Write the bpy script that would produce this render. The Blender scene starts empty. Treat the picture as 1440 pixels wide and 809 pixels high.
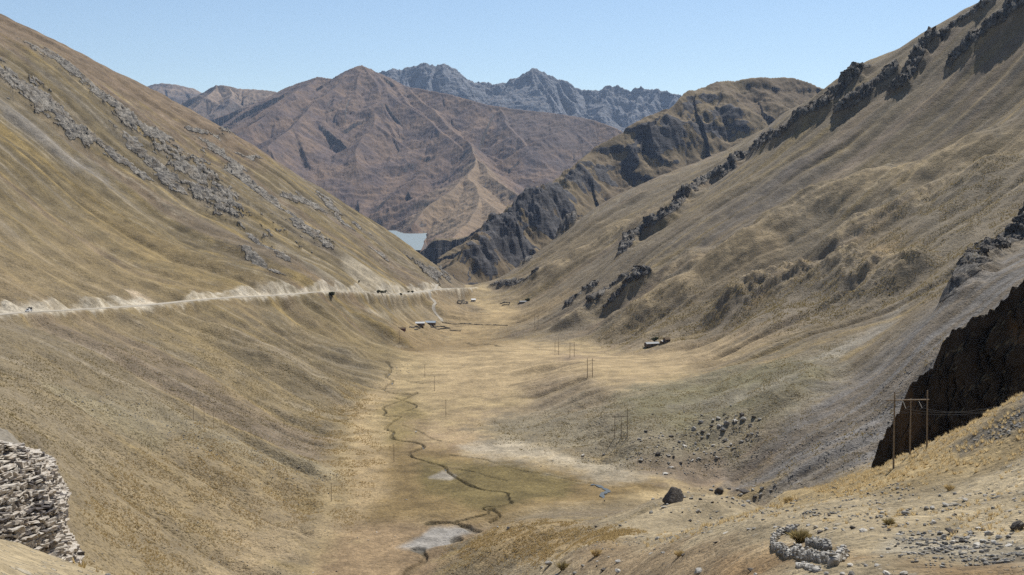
import bpy, math, random
import numpy as np
from mathutils import Vector, Matrix

random.seed(7)
RNG = np.random.default_rng(11)
Q = 1.0            # mesh density
scene = bpy.context.scene
COL = scene.collection

# ------------------------------------------------------------------ camera
PW, PH = 1440.0, 809.0
FPX = 1544.0
HORIZON = 270.0
PITCH = math.atan((PH / 2 - HORIZON) / FPX)
cd = bpy.data.cameras.new("camera")
cam = bpy.data.objects.new("camera", cd)
COL.objects.link(cam)
cd.sensor_width = 36.0
cd.lens = 36.0 * FPX / PW
cd.clip_start = 0.5
cd.clip_end = 60000
cam.location = (0, 0, 0)
cam.rotation_euler = (math.pi / 2 - PITCH, 0, 0)
scene.camera = cam
CP, SP = math.cos(PITCH), math.sin(PITCH)


def direction(u, v):
    """world direction of a photo pixel, scaled to y = 1"""
    cx = (u - PW / 2) / FPX
    cy = -(v - PH / 2) / FPX
    y = CP + cy * SP
    z = -SP + cy * CP
    return cx / y, z / y


def at(u, v, d):
    a, t = direction(u, v)
    return (a * d, d, t * d)


def at_z(u, v, z):
    a, t = direction(u, v)
    d = z / t
    return (a * d, d, z)


# ------------------------------------------------------------------ noise
_p = np.random.default_rng(3).permutation(256)
_P = np.concatenate([_p, _p, _p]).astype(np.int32)
_ang = np.random.default_rng(5).random(256) * 2 * np.pi
_GX, _GY = np.cos(_ang).astype(np.float32), np.sin(_ang).astype(np.float32)


def pn(x, y, seed=0):
    x = np.asarray(x, np.float64) + seed * 17.31
    y = np.asarray(y, np.float64) + seed * 9.77
    xf, yf = np.floor(x), np.floor(y)
    xi, yi = xf.astype(np.int64) & 255, yf.astype(np.int64) & 255
    fx, fy = (x - xf).astype(np.float32), (y - yf).astype(np.float32)
    u = fx * fx * fx * (fx * (fx * 6 - 15) + 10)
    v = fy * fy * fy * (fy * (fy * 6 - 15) + 10)

    def g(ix, iy, dx, dy):
        h = _P[_P[ix & 255] + (iy & 255)]
        return _GX[h] * dx + _GY[h] * dy
    a = g(xi, yi, fx, fy)
    b = g(xi + 1, yi, fx - 1, fy)
    c = g(xi, yi + 1, fx, fy - 1)
    d = g(xi + 1, yi + 1, fx - 1, fy - 1)
    return (a + u * (b - a) + v * ((c + u * (d - c)) - (a + u * (b - a)))) * 1.5


def fbm(x, y, oct=4, seed=0, gain=0.5):
    s, amp = 0, 1.0
    for i in range(oct):
        s = s + amp * pn(x, y, seed + i)
        x, y, amp = x * 2.03, y * 2.03, amp * gain
    return s


def ridged(x, y, oct=4, seed=0, gain=0.5):
    s, amp = 0, 1.0
    for i in range(oct):
        s = s + amp * (1 - np.abs(pn(x, y, seed + i)) * 1.6)
        x, y, amp = x * 2.07, y * 2.07, amp * gain
    return s * (1 - gain)


def sst(e0, e1, x):
    t = np.clip((x - e0) / (e1 - e0), 0, 1)
    return t * t * (3 - 2 * t)


# ------------------------------------------------------------------ near terrain: control heights
APEX = 40.0
CTRL = []


def c(u, v, d):
    CTRL.append(at(u, v, d))


def cz(u, v, z):
    CTRL.append(at_z(u, v, z))


# left skyline and what lies behind it
for u, v, d in [(-400, -60, 1050), (-200, -22, 1200), (0, 34, 1350), (50, 49, 1430), (100, 69, 1480), (150, 94, 1540), (200, 119, 1580), (250, 145, 1610),
                (300, 168, 1630), (350, 196, 1650), (400, 226, 1660), (480, 272, 1680), (520, 296, 1685), (560, 325, 1690), (600, 350, 1700), (630, 371, 1705),
                (655, 394, 1710)]:
    c(u, v + (15 if u >= 470 else 9 if u >= 400 else 3), d)
    c(u, v + 80, 2100)
    c(u, v + 150, 2500)
# road line
ROADPIX = [(-260, 476, 425), (-120, 458, 495), (0, 441, 580), (100, 436, 655), (200, 430, 750), (300, 419, 860), (400, 412, 970), (440, 409.5, 1030), (490, 407.5, 1120),
           (560, 405, 1290), (620, 402.5, 1480), (665, 401, 1660)]
for p in ROADPIX:
    c(*p)
# middle of the left slope above the road
for u, v, d in [(0, 330, 760), (0, 230, 930), (0, 120, 1140), (150, 330, 960), (150, 220, 1170), (300, 330, 1120), (300, 250, 1330), (430, 340, 1270), (430, 290, 1450),
                (550, 370, 1480), (550, 345, 1590), (-200, 300, 640), (-200, 120, 850)]:
    c(u, v, d)
# left slope below the road
for u, v, d in [(0, 520, 440), (0, 600, 350), (0, 680, 285), (150, 500, 585), (150, 560, 500), (150, 640, 410), (150, 740, 335), (300, 480, 740), (300, 550, 610), (300, 640, 490),
                (300, 740, 410), (420, 450, 950), (420, 500, 800), (420, 560, 690), (420, 640, 560), (420, 720, 470), (500, 450, 1060), (500, 500, 900), (480, 560, 730),
                (560, 430, 1280), (-200, 600, 290), (-200, 760, 230), (560, 455, 1170), (540, 480, 1010)]:
    c(u, v, d)
# valley floor
for u, v, z in [(610, 750, -141), (480, 790, -140.5), (560, 690, -141), (520, 640, -140.5), (700, 650, -141), (780, 700, -141), (850, 680, -141), (930, 668, -140), (600, 620, -141.5),
                (545, 590, -141.5), (580, 560, -143), (650, 600, -141), (570, 520, -144), (640, 530, -142.5), (600, 490, -147), (690, 485, -147), (600, 457, -156), (680, 440, -156),
                (740, 425, -153), (640, 425, -155), (690, 405, -146), (640, 404, -145), (670, 398, -142), (760, 560, -138), (720, 520, -141), (660, 700, -141), (620, 809, -139)]:
    cz(u, v, z)
# fan on the right
for u, v, z in [(875, 615, -132), (830, 530, -127), (1000, 600, -128), (1000, 520, -122), (804, 503, -134), (925, 482, -137), (1100, 540, -106), (1200, 470, -92),
                (1100, 480, -108), (1000, 470, -127), (1270, 425, -80), (960, 655, -138), (850, 640, -138)]:
    cz(u, v, z)
# scree cone
for u, v, d in [(1035, 668, 540), (1080, 640, 540), (1150, 600, 545), (1300, 480, 562), (1200, 515, 610), (1345, 400, 665), (1300, 560, 520), (1440, 400, 562), (1440, 470, 520), (1600, 300, 560), (1700, 250, 570)]:
    c(u, v, d)
# big right slope up to the rock rib
for u, v, d in [(755, 470, 1180), (800, 428, 1270), (870, 365, 1330), (930, 318, 1385), (1000, 268, 1430), (1080, 205, 1480), (1150, 135, 1520), (1215, 92, 1520), (1250, 78, 1500),
                (1300, 50, 1470), (1390, 0, 1420), (1440, -45, 1370), (1600, -140, 1250), (1800, -250, 1100),
                (1440, 250, 912), (1440, 120, 1157), (1440, 330, 790), (1200, 300, 1104), (1200, 390, 930), (1200, 210, 1260), (1000, 380, 1121), (900, 430, 1130), (880, 486, 1030), (830, 470, 1110),
                (1100, 330, 1130), (1100, 440, 900), (1320, 190, 1180), (1320, 310, 930), (1700, 100, 880), (1700, 300, 660), (1320, 390, 800)]:
    c(u, v, d)
# slope behind the rib
for u, v, d in [(1160, 140, 1950), (1110, 158, 1950), (1050, 195, 1950), (950, 240, 1930), (880, 268, 1900), (830, 296, 1880), (790, 330, 1860), (740, 366, 1830), (705, 390, 1790)]:
    c(u, v, d)
    c(u, v + 45, 2250)
    c(u, v + 110, 2550)
for u, v, d in [(1050, 225, 1700), (950, 290, 1620), (880, 330, 1600), (800, 385, 1560), (740, 400, 1600), (1200, 110, 1800), (1300, 75, 1750), (1440, 0, 1650), (1300, 120, 2300), (1440, 60, 2300)]:
    c(u, v, d)
c(640, 420, 2100)
c(640, 470, 2500)
# foreground
for u, v, d in [(1135, 790, 80), (1440, 800, 62), (1440, 710, 95), (1440, 640, 130), (1300, 640, 172), (1258, 658, 178), (1150, 700, 185), (1000, 790, 128), (1000, 740, 210), (900, 809, 165),
                (760, 809, 260), (820, 770, 300), (760, 742, 390), (680, 780, 385), (1000, 702, 345), (945, 706, 350), (1100, 690, 270), (1200, 680, 200), (850, 730, 385),
                (1330, 612, 188), (1440, 556, 172), (1600, 480, 150), (1600, 640, 90), (1225, 664, 220), (1700, 809, 45)]:
    c(u, v, d)
for p in [(0, 0, -1.8), (-25, 0, -3.5), (25, 0, -1.2), (0, -25, -0.5), (-40, -25, -1), (40, -25, 0), (0, 22, -10.5), (0, 55, -25), (8, 120, -58), (0, 200, -95), (-5, 300, -128),
          (60, 260, -78), (-16, 40, -15.5), (-34, 78, -28.2), (-60, 80, -27), (-100, 90, -26), (-34, 100, -42), (-60, 130, -66), (-40, 150, -85), (-60, 220, -117), (-110, 150, -70), (-160, 180, -75),
          (110, 255, -74), (140, 290, -85), (90, 300, -92), (60, 330, -103), (100, 400, -118), (120, 470, -132), (180, 260, -60), (180, 400, -90)]:
    CTRL.append(p)
CTRL = np.array(CTRL)


def to_as(x, y):
    r = np.maximum(y + APEX, 5.0)
    return x / r, np.log(r)


def tps_fit(P, S=0.45, lam=2e-4):
    a, s = to_as(P[:, 0], P[:, 1])
    X = np.stack([a, s * S], 1)
    n = len(X)
    d2 = ((X[:, None] - X[None]) ** 2).sum(-1)
    K = 0.5 * d2 * np.log(d2 + 1e-12) + lam * np.eye(n)
    T = np.concatenate([np.ones((n, 1)), X], 1)
    A = np.block([[K, T], [T.T, np.zeros((3, 3))]])
    w = np.linalg.solve(A, np.concatenate([P[:, 2], np.zeros(3)]))

    def f(x, y):
        a, s = to_as(np.asarray(x, float), np.asarray(y, float))
        sh = a.shape
        Y = np.stack([a.ravel(), s.ravel() * S], 1)
        out = np.empty(len(Y))
        for i in range(0, len(Y), 20000):
            y_ = Y[i:i + 20000]
            e = ((y_[:, None] - X[None]) ** 2).sum(-1)
            out[i:i + 20000] = (0.5 * e * np.log(e + 1e-12)) @ w[:n] + w[n] + y_ @ w[n + 1:]
        return out.reshape(sh)
    return f


base_h = tps_fit(CTRL)

# coarse table of the base, then bilinear look-up
A0, A1, S0, S1 = -0.95, 0.95, math.log(12.0), math.log(2600 + APEX)
NA, NS = 500, 420
_ta = np.linspace(A0, A1, NA)
_ts = np.linspace(S0, S1, NS)
_TA, _TS = np.meshgrid(_ta, _ts)
_TR = np.exp(_TS)
TAB = base_h(_TA * _TR, _TR - APEX)


def bl(tab, x, y):
    a, s = to_as(x, y)
    fa = np.clip((a - A0) / (A1 - A0) * (NA - 1), 0, NA - 1.001)
    fs = np.clip((s - S0) / (S1 - S0) * (NS - 1), 0, NS - 1.001)
    ia, is_ = fa.astype(int), fs.astype(int)
    ta, ts = fa - ia, fs - is_
    return (tab[is_, ia] * (1 - ta) * (1 - ts) + tab[is_, ia + 1] * ta * (1 - ts)
            + tab[is_ + 1, ia] * (1 - ta) * ts + tab[is_ + 1, ia + 1] * ta * ts)


def H0(x, y):
    return bl(TAB, np.asarray(x, float), np.asarray(y, float))


_RAYD = np.exp(np.linspace(math.log(25), math.log(2300), 3000))


def hit(u, v):
    """the point of the base terrain seen at a photo pixel"""
    a, t = direction(u, v)
    z = H0(a * _RAYD, _RAYD)
    below = z > t * _RAYD
    i = int(np.argmax(below)) if below.any() else len(_RAYD) - 1
    if i > 0 and below.any():
        g0 = t * _RAYD[i - 1] - z[i - 1]
        g1 = t * _RAYD[i] - z[i]
        k = g0 / (g0 - g1 + 1e-9)
        d = _RAYD[i - 1] + k * (_RAYD[i] - _RAYD[i - 1])
    else:
        d = _RAYD[i]
    return np.array([a * d, d, t * d])


def hits(pts):
    return np.array([hit(u, v) for u, v in pts])


def grid_mesh(name, X, Y, Z, attrs=None, mat=None, smooth=True, kind='structure'):
    nr, nc = X.shape
    me = bpy.data.meshes.new(name)
    co = np.stack([X, Y, Z], -1).reshape(-1, 3).astype(np.float32)
    i = np.arange(nr * nc).reshape(nr, nc)
    q = np.stack([i[:-1, :-1], i[:-1, 1:], i[1:, 1:], i[1:, :-1]], -1).reshape(-1, 4).astype(np.int32)
    me.vertices.add(len(co))
    me.vertices.foreach_set("co", co.ravel())
    me.loops.add(q.size)
    me.loops.foreach_set("vertex_index", q.ravel())
    me.polygons.add(len(q))
    me.polygons.foreach_set("loop_start", np.arange(0, q.size, 4, dtype=np.int32))
    me.polygons.foreach_set("use_smooth", np.full(len(q), smooth, bool))
    me.update(calc_edges=True)
    for k, arr in (attrs or {}).items():
        a = me.attributes.new(k, 'FLOAT_COLOR', 'POINT')
        c4 = np.ones((len(co), 4), np.float32)
        c4[:, :arr.shape[-1]] = arr.reshape(-1, arr.shape[-1])
        a.data.foreach_set("color", c4.ravel())
    o = bpy.data.objects.new(name, me)
    COL.objects.link(o)
    if kind:
        o["kind"] = kind
    if mat:
        me.materials.append(mat)
    return o


# ------------------------------------------------------------------ colours
def alb(r, g, b, k=0.80):
    """linear base colour from a sunlit sRGB reading"""
    def f(x):
        x /= 255.0
        return x / 12.92 if x <= 0.04045 else ((x + 0.055) / 1.055) ** 2.4
    c_ = np.array([f(r) * k, f(g) * k, f(b) * k], np.float32)
    g_ = float(c_ @ np.array([.30, .59, .11], np.float32))
    return g_ + (c_ - g_) * np.array([.92, .94, .93], np.float32)


# ------------------------------------------------------------------ near terrain: features
def seg_dist(X, Y, Z, P):
    """3-D distance to a polyline, the position along it (m) and a signed side (+ left of travel in plan)"""
    best = np.full(X.shape, 1e9, np.float32)
    along = np.zeros(X.shape, np.float32)
    side = np.zeros(X.shape, np.float32)
    L = 0.0
    for p, q in zip(P[:-1], P[1:]):
        e = q - p
        l2 = float((e * e).sum()) + 1e-9
        l = math.sqrt(l2)
        t = np.clip(((X - p[0]) * e[0] + (Y - p[1]) * e[1] + (Z - p[2]) * e[2]) / l2, 0, 1)
        dx, dy, dz = X - p[0] - t * e[0], Y - p[1] - t * e[1], Z - p[2] - t * e[2]
        d = np.sqrt(dx * dx + dy * dy + dz * dz)
        m = d < best
        best[m] = d[m]
        along[m] = (L + t * l)[m]
        s = e[0] * dy - e[1] * dx
        side[m] = np.sign(s)[m]
        L += l
    return best, along, side


def near_box(X, Y, P, pad):
    m = (X > P[:, 0].min() - pad) & (X < P[:, 0].max() + pad) & (Y > P[:, 1].min() - pad) & (Y < P[:, 1].max() + pad)
    return m


KS = 0.28


def poly_sd(a, s, P):
    """signed distance (inside negative) to a polygon laid out in plan (bearing, log range)"""
    inside = np.zeros(a.shape, bool)
    best = np.full(a.shape, 1e9)
    n = len(P)
    for i in range(n):
        x0, y0 = P[i]
        x1, y1 = P[(i + 1) % n]
        ex, ey = x1 - x0, y1 - y0
        t = np.clip(((a - x0) * ex + (s - y0) * ey) / (ex * ex + ey * ey + 1e-12), 0, 1)
        d = np.hypot(a - x0 - t * ex, s - y0 - t * ey)
        best = np.minimum(best, d)
        cr = (y0 > s) != (y1 > s)
        if abs(ey) > 1e-12:
            inside ^= cr & (a < ex * (s - y0) / ey + x0)
    return np.where(inside, -best, best)


ROAD = np.array([at(*p) for p in ROADPIX])
ROAD[:, 2] = H0(ROAD[:, 0], ROAD[:, 1])


def dense(P, step):
    out = [P[0]]
    for p, q in zip(P[:-1], P[1:]):
        n = max(1, int(np.linalg.norm(q - p) / step))
        for k in range(1, n + 1):
            out.append(p + (q - p) * k / n)
    return np.array(out)


def smooth_line(P, it=3):
    for _ in range(it):
        R = [P[0]]
        for p, q in zip(P[:-1], P[1:]):
            R += [p * .75 + q * .25, p * .25 + q * .75]
        R.append(P[-1])
        P = np.array(R)
    return P


ROAD = smooth_line(ROAD, 2)
TRACK = smooth_line(hits([(618, 404), (610, 406), (603, 412), (604, 418), (611, 424), (613, 428), (608, 432), (618, 440), (622, 446)]), 2)

# rocky ribs with one steep side: pixels, height, width of the steep side, width of the back
RIB_H = 1.05
RIBS = [
    ([(872, 366), (890, 342), (930, 318), (952, 300), (982, 270), (1012, 254), (1060, 216), (1092, 200), (1132, 168), (1160, 152), (1190, 126), (1216, 100), (1240, 88)], 20, 13, 26),
    ([(1170, 165), (1200, 150), (1228, 128), (1250, 108), (1262, 96)], 17, 12, 20),
    ([(1262, 128), (1282, 102), (1296, 78), (1318, 62)], 20, 12, 22),
    ([(1330, 98), (1362, 74), (1400, 42), (1440, 12), (1500, -30)], 22, 12, 25),
    ([(1318, 62), (1345, 42), (1375, 22), (1400, 0)], 14, 10, 20),
    ([(800, 432), (822, 412), (838, 404)], 8, 7, 16), ([(828, 440), (850, 418), (880, 402), (900, 396)], 8, 8, 18), ([(848, 440), (875, 420), (915, 392)], 6, 7, 16),
    ([(700, 388), (725, 372), (745, 368)], 9, 8, 20), ([(690, 402), (740, 398), (760, 392)], 8, 8, 18), ([(670, 398), (690, 370), (720, 352), (775, 338), (800, 322)], 26, 18, 30),
    ([(1325, 440), (1350, 412), (1380, 376), (1410, 346), (1440, 322), (1500, 268)], 17, 10, 20),
    ([(1020, 250), (1040, 232), (1052, 224)], 9, 8, 14),
]
# outcrops on the left slope: pixels, half width in metres, height
CROPS = [
    ([(58, 76), (80, 84), (95, 96), (120, 116), (150, 140), (180, 162)], 13, 5),
    ([(180, 162), (210, 186), (235, 208), (265, 234), (282, 258), (306, 284)], 24, 8),
    ([(-60, 60), (0, 104), (30, 118), (56, 134), (72, 152), (100, 176), (120, 192)], 22, 7),
    ([(120, 192), (140, 206), (160, 221), (182, 236), (204, 250)], 10, 5),
    ([(180, 190), (200, 215), (230, 240), (250, 262)], 10, 3.5),
    ([(265, 181), (290, 187), (318, 190), (346, 194)], 5, 8), ([(335, 213), (352, 219), (366, 221)], 4, 5),
    ([(296, 202), (328, 226), (345, 250), (366, 266), (392, 286), (412, 302), (440, 332), (456, 346)], 12, 6),
    ([(322, 238), (340, 246), (352, 260)], 8, 5), ([(418, 282), (435, 286), (450, 292)], 12, 6), ([(455, 276), (474, 300), (492, 320)], 10, 6), ([(520, 348), (538, 360)], 6, 4),
    ([(585, 366), (596, 374), (606, 386)], 13, 9), ([(606, 384), (626, 386), (646, 396)], 11, 6), ([(500, 315), (520, 330)], 6, 3),
    ([(350, 325), (378, 350), (400, 366)], 5, 3), ([(345, 352), (362, 362), (392, 378)], 4, 2),
]
TRENCH = [
    ([(545, 512), (552, 522), (540, 531), (556, 538), (535, 546), (545, 552), (560, 554), (580, 555), (586, 552)], 1.0),
    ([(586, 553), (566, 563), (552, 568), (536, 574), (545, 580), (536, 586), (568, 585), (555, 592), (548, 597), (540, 604), (556, 607), (549, 614), (556, 619), (592, 623), (598, 630), (580, 634),
      (574, 641), (600, 650), (626, 656), (628, 663), (640, 672), (660, 683), (682, 690), (716, 692), (712, 700), (722, 708), (700, 712), (674, 714), (692, 720), (668, 726), (642, 732)], .62),
    ([(634, 640), (682, 646), (700, 654), (726, 661), (772, 668), (806, 676), (836, 680)], 0.35),
    ([(604, 652), (640, 660), (668, 664), (690, 672), (712, 676)], .3), ([(566, 598), (590, 606), (604, 616), (620, 620)], .35), ([(690, 716), (706, 722), (690, 727)], .8), ([(572, 536), (590, 540), (604, 538)], .5),
    ([(555, 560), (575, 566), (590, 572), (572, 578)], .5),
    ([(700, 487), (668, 485), (655, 482)], 2.0),
    ([(588, 772), (600, 782), (594, 790), (582, 797), (570, 809), (555, 822)], 1.3), ([(606, 736), (640, 733), (672, 737)], 1.2), ([(642, 748), (648, 756), (660, 757)], 1.2),
]
TRENCH = [(smooth_line(hits(p), 1), w) for p, w in TRENCH]


# spurs and hummocky toes of the slopes: pixels (running up the slope), height, width of the valley side, width of the far side, roughness
CRESTS = [
    ([(832, 482), (880, 450), (940, 415), (1000, 380), (1070, 335), (1130, 300), (1200, 272), (1280, 245), (1360, 216), (1440, 190)], 15, 42, 80, 1.0),
    ([(980, 462), (1040, 418), (1100, 392), (1170, 382), (1240, 386), (1300, 392)], 19, 34, 60, 3.2),
    ([(1140, 372), (1200, 330), (1260, 300), (1330, 262), (1440, 222)], 13, 40, 60, 1.5),
    ([(715, 412), (760, 392), (830, 352), (900, 312), (980, 282)], 14, 40, 70, .8),
    ([(780, 470), (820, 440), (880, 410), (940, 385), (1010, 345)], 10, 30, 50, 1.5),
    ([(560, 470), (500, 452), (430, 432)], 7, 40, 40, .6), ([(520, 512), (440, 480), (360, 440)], 7, 40, 40, .6), ([(500, 560), (400, 520), (280, 450)], 6, 40, 40, .6),
]


def block(x, y, seed, cell=1.0):
    """angular, blocky rock relief"""
    w = fbm(x * .6, y * .6, 2, seed + 40) * .7
    r = ridged(x + w, y - w, 3, seed, .55)
    k = np.floor(r * 5) / 5
    return k * .7 + r * .3


def heights(X, Y, mask_out=None):
    """terrain height with all features; fills masks used by the material"""
    Z0 = H0(X, Y)
    e = 4.0
    gx = (H0(X + e, Y) - H0(X - e, Y)) / (2 * e)
    gy = (H0(X, Y + e) - H0(X, Y - e)) / (2 * e)
    slope = np.hypot(gx, gy)
    Z = Z0.copy()
    D = np.hypot(X, Y)
    left = sst(30, -60, X + 0.10 * (Y - 600))
    hill = sst(.07, .26, slope)
    far = sst(300, 420, Y)
    # fall-line gullies
    pl, ql = Y * .985 + X * .17, -X * .985 + Y * .17
    pr, qr = Y * .95 - X * .3, X * .95 + Y * .3
    wl = 14 * fbm(X / 160, Y / 160, 2, 61)
    gl = (fbm((pl + wl) / 62, ql / 420, 3, 21) * 5.5 - 3.2 * sst(.28, 0, np.abs(fbm((pl + wl) / 75, ql / 600, 2, 23)))) + fbm((pl + wl) / 15, ql / 170, 2, 25) * .9
    gr = (fbm((pr + wl) / 55, qr / 400, 3, 31) * 4.5 - 2.6 * sst(.28, 0, np.abs(fbm((pr + wl) / 66, qr / 600, 2, 33)))) + fbm((pr + wl) / 14, qr / 170, 2, 35) * .9
    Z += hill * far * (gl * left + gr * (1 - left))
    # broad and fine roughness
    rough = np.clip(.10 + hill, 0, 1)
    Z += rough * far * 3.0 * fbm(X / 70, Y / 70, 2, 70)
    Z += rough * (.62 * fbm(X / 16, Y / 16, 2, 72) + .26 * fbm(X / 4.5, Y / 4.5, 2, 74) * sst(1400, 500, D))
    Z += .07 * fbm(X / 1.7, Y / 1.7, 2, 76) * sst(420, 150, D)
    hum = (1 - left) * sst(.12, .3, slope) * sst(700, 820, Y) * sst(-60, -30, Z0) * 0
    crest = np.zeros(X.shape, np.float32)
    face = np.zeros(X.shape, np.float32)
    for pix, h, wf, wb, nz_ in CRESTS:
        P = smooth_line(hits(pix), 2)
        m = near_box(X, Y, P, max(wf, wb) * 1.2)
        if not m.any():
            continue
        P2 = P.copy(); P2[:, 2] = 0
        d, al, sd = seg_dist(X[m], Y[m], np.zeros(int(m.sum())), P2)
        d = d + 9 * fbm(X[m] / 40, Y[m] / 40, 3, 300)
        tot = float(al.max()) + 1e-6
        prof = np.where(sd > 0, sst(wf, 0, d), sst(wb, 0, d)) * sst(0, .15, al / tot) * sst(1, .85, al / tot)
        Z[m] += h * prof * (1 + .5 * fbm(al / 60, al * 0, 2, 301))
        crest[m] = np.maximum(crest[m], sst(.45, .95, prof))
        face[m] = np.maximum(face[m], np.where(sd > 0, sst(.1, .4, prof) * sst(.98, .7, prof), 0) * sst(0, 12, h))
        if nz_:
            Z[m] += nz_ * prof * (fbm(X[m] / 12, Y[m] / 12, 3, 302, .6))
    rock = np.zeros(X.shape, np.float32)
    halo = np.zeros(X.shape, np.float32)
        # rock ribs
    for k, (pix, h0, w0_, w1) in enumerate(RIBS):
        P = smooth_line(hits(pix), 1)
        m = near_box(X, Y, P, w1 * 1.6)
        if not m.any():
            continue
        x, y, z = X[m], Y[m], Z0[m]
        d, al, sd = seg_dist(x, y, z, P)
        left_side = sd > 0        # downhill / shaded side for lines running up the slope
        nz = .92 + .32 * fbm(al / 75, al * 0 + k * 3.3, 2, 80 + k) + .22 * fbm(al / 28, al * 0 + k * 1.3, 2, 180 + k)
        nz = np.clip(nz, 0, 1.5)
        jag = fbm(x / 26, y / 26, 3, 90 + k, .5)
        dd = d + jag * 6
        h, w0 = RIB_H * h0, w0_ * 1.45
        prof = np.where(left_side, sst(w0, w0 * .25, dd), sst(w1, 0, dd))
        tot = float(al.max()) + 1e-6
        ends = sst(0, .06, al / tot) * sst(1.0, .94, al / tot)
        add = h * nz * prof * ends * (.85 + .38 * block(x / 30, y / 30, 95 + k) + .10 * fbm(x / 7, y / 7, 3, 97 + k)) * .85
        Z[m] += add
        rk = np.clip(sst(.10, .45, prof * ends * nz), 0, 1) * np.where(left_side, 1.0, sst(w1 * .7, w1 * .2, dd))
        rock[m] = np.maximum(rock[m], rk)
        halo[m] = np.maximum(halo[m], .8 * sst(w1 * 1.5, w0, d))
    for k, (pix, w, h) in enumerate(CROPS):
        P = smooth_line(hits(pix), 1)
        m = near_box(X, Y, P, w * 2)
        if not m.any():
            continue
        x, y, z = X[m], Y[m], Z0[m]
        d, al, sd = seg_dist(x, y, z, P)
        wide = w * 2.0
        n1 = fbm(x / 24, y / 24, 4, 110 + k, .6)
        msk = sst(1.15, .15, d / wide + n1 * .55)
        bk = block(x / 12, y / 12, 130 + k)
        rg = ridged(x / 17, y / 17, 4, 140 + k, .6)
        big = fbm(x / 55, y / 55, 3, 145 + k, .6)
        patch = sst(.32, .70, msk * (.86 + .42 * big) + (rg - .55) * .8)
        crack = sst(.16, .0, np.abs(fbm(x / 9, y / 9, 3, 148 + k)))
        add = .5 * h * patch * (.45 + .9 * bk - .35 * crack + .40 * fbm(x / 4.5, y / 4.5, 2, 150 + k))
        Z[m] += add
        rock[m] = np.maximum(rock[m], np.clip(patch * (.55 + .7 * bk), 0, 1) * .95)
        halo[m] = np.maximum(halo[m], sst(1.5, .3, d / wide + n1 * .6))
    # small broken ledges between the outcrops of the left slope
    band = hits([(-60, 40), (40, 66), (150, 120), (300, 190), (420, 262), (520, 335), (470, 372), (380, 360), (300, 320), (200, 265), (100, 225), (-60, 170)])
    m = near_box(X, Y, band, 10)
    if m.any():
        x, y = X[m], Y[m]
        A = np.stack([band[:, 0] / band[:, 1], np.log(band[:, 1]) * KS], 1)
        inside = sst(.012, -.02, poly_sd(x / y, np.log(y) * KS, A))
        rg = ridged(x / 30, y / 30, 5, 155, .6) + .35 * fbm(x / 130, y / 130, 2, 156)
        patch = sst(.86, 1.06, rg) * inside
        Z[m] += patch * 3.2 * (.4 + block(x / 9, y / 9, 157))
        rock[m] = np.maximum(rock[m], patch * .75)
    # the road bench
    m = near_box(X, Y, ROAD, 40) & (Y > 330)
    bank = np.zeros(X.shape, np.float32)
    if m.any():
        x, y = X[m], Y[m]
        P2 = ROAD.copy(); P2[:, 2] = 0
        d, al, sd = seg_dist(x, y, np.zeros_like(x), P2)
        cum = np.concatenate([[0], np.cumsum(np.linalg.norm(np.diff(P2, axis=0), axis=1))])
        zr = np.interp(al, cum, ROAD[:, 2])
        up = sd > 0
        cut = 11.5 + 5 * fbm(al / 45, al * 0, 2, 140)
        t_up = sst(5.2, np.maximum(cut, 7), d)
        t_dn = sst(5.0, 12.0, d)
        t = np.where(up, t_up, t_dn)
        Zm = zr * (1 - t) + Z[m] * t
        Z[m] = np.where(d < 30, Zm, Z[m])
        nb = fbm(x / 9, y / 9, 3, 141)
        bank[m] = np.where(up, sst(1.2, .85, d / (cut * 1.1) + nb * .22), sst(9, 5.5, d + nb * 3))
    # streams cut into the meadow
    wet = np.zeros(X.shape, np.float32)
    for P, w in TRENCH:
        m = near_box(X, Y, P, 14)
        if not m.any():
            continue
        x, y = X[m], Y[m]
        P2 = P.copy(); P2[:, 2] = 0
        d, al, sd = seg_dist(x, y, np.zeros_like(x), P2)
        ww = w * (1 + .9 * fbm(al / 11, al * 0, 3, 150))
        t = sst(ww * 1.5, ww * .9, d)
        Z[m] -= 1.3 * t * min(1.0, w / .6)
        wet[m] = np.maximum(wet[m], sst(ww * 1.7 + .4, ww * .9, d))
    if mask_out is not None:
        mask_out.update(slope=slope, left=left, hill=hill, rock=rock, halo=halo, crest=crest, face=face, bank=bank, wet=wet, D=D, pl=pl + wl, ql=ql, pr=pr + wl, qr=qr, Z0=Z0, far=far)
    return Z


def HZ(x, y):
    """ground height at single points (arrays)"""
    return heights(np.atleast_1d(np.asarray(x, float)).reshape(1, -1), np.atleast_1d(np.asarray(y, float)).reshape(1, -1)).ravel()


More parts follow.
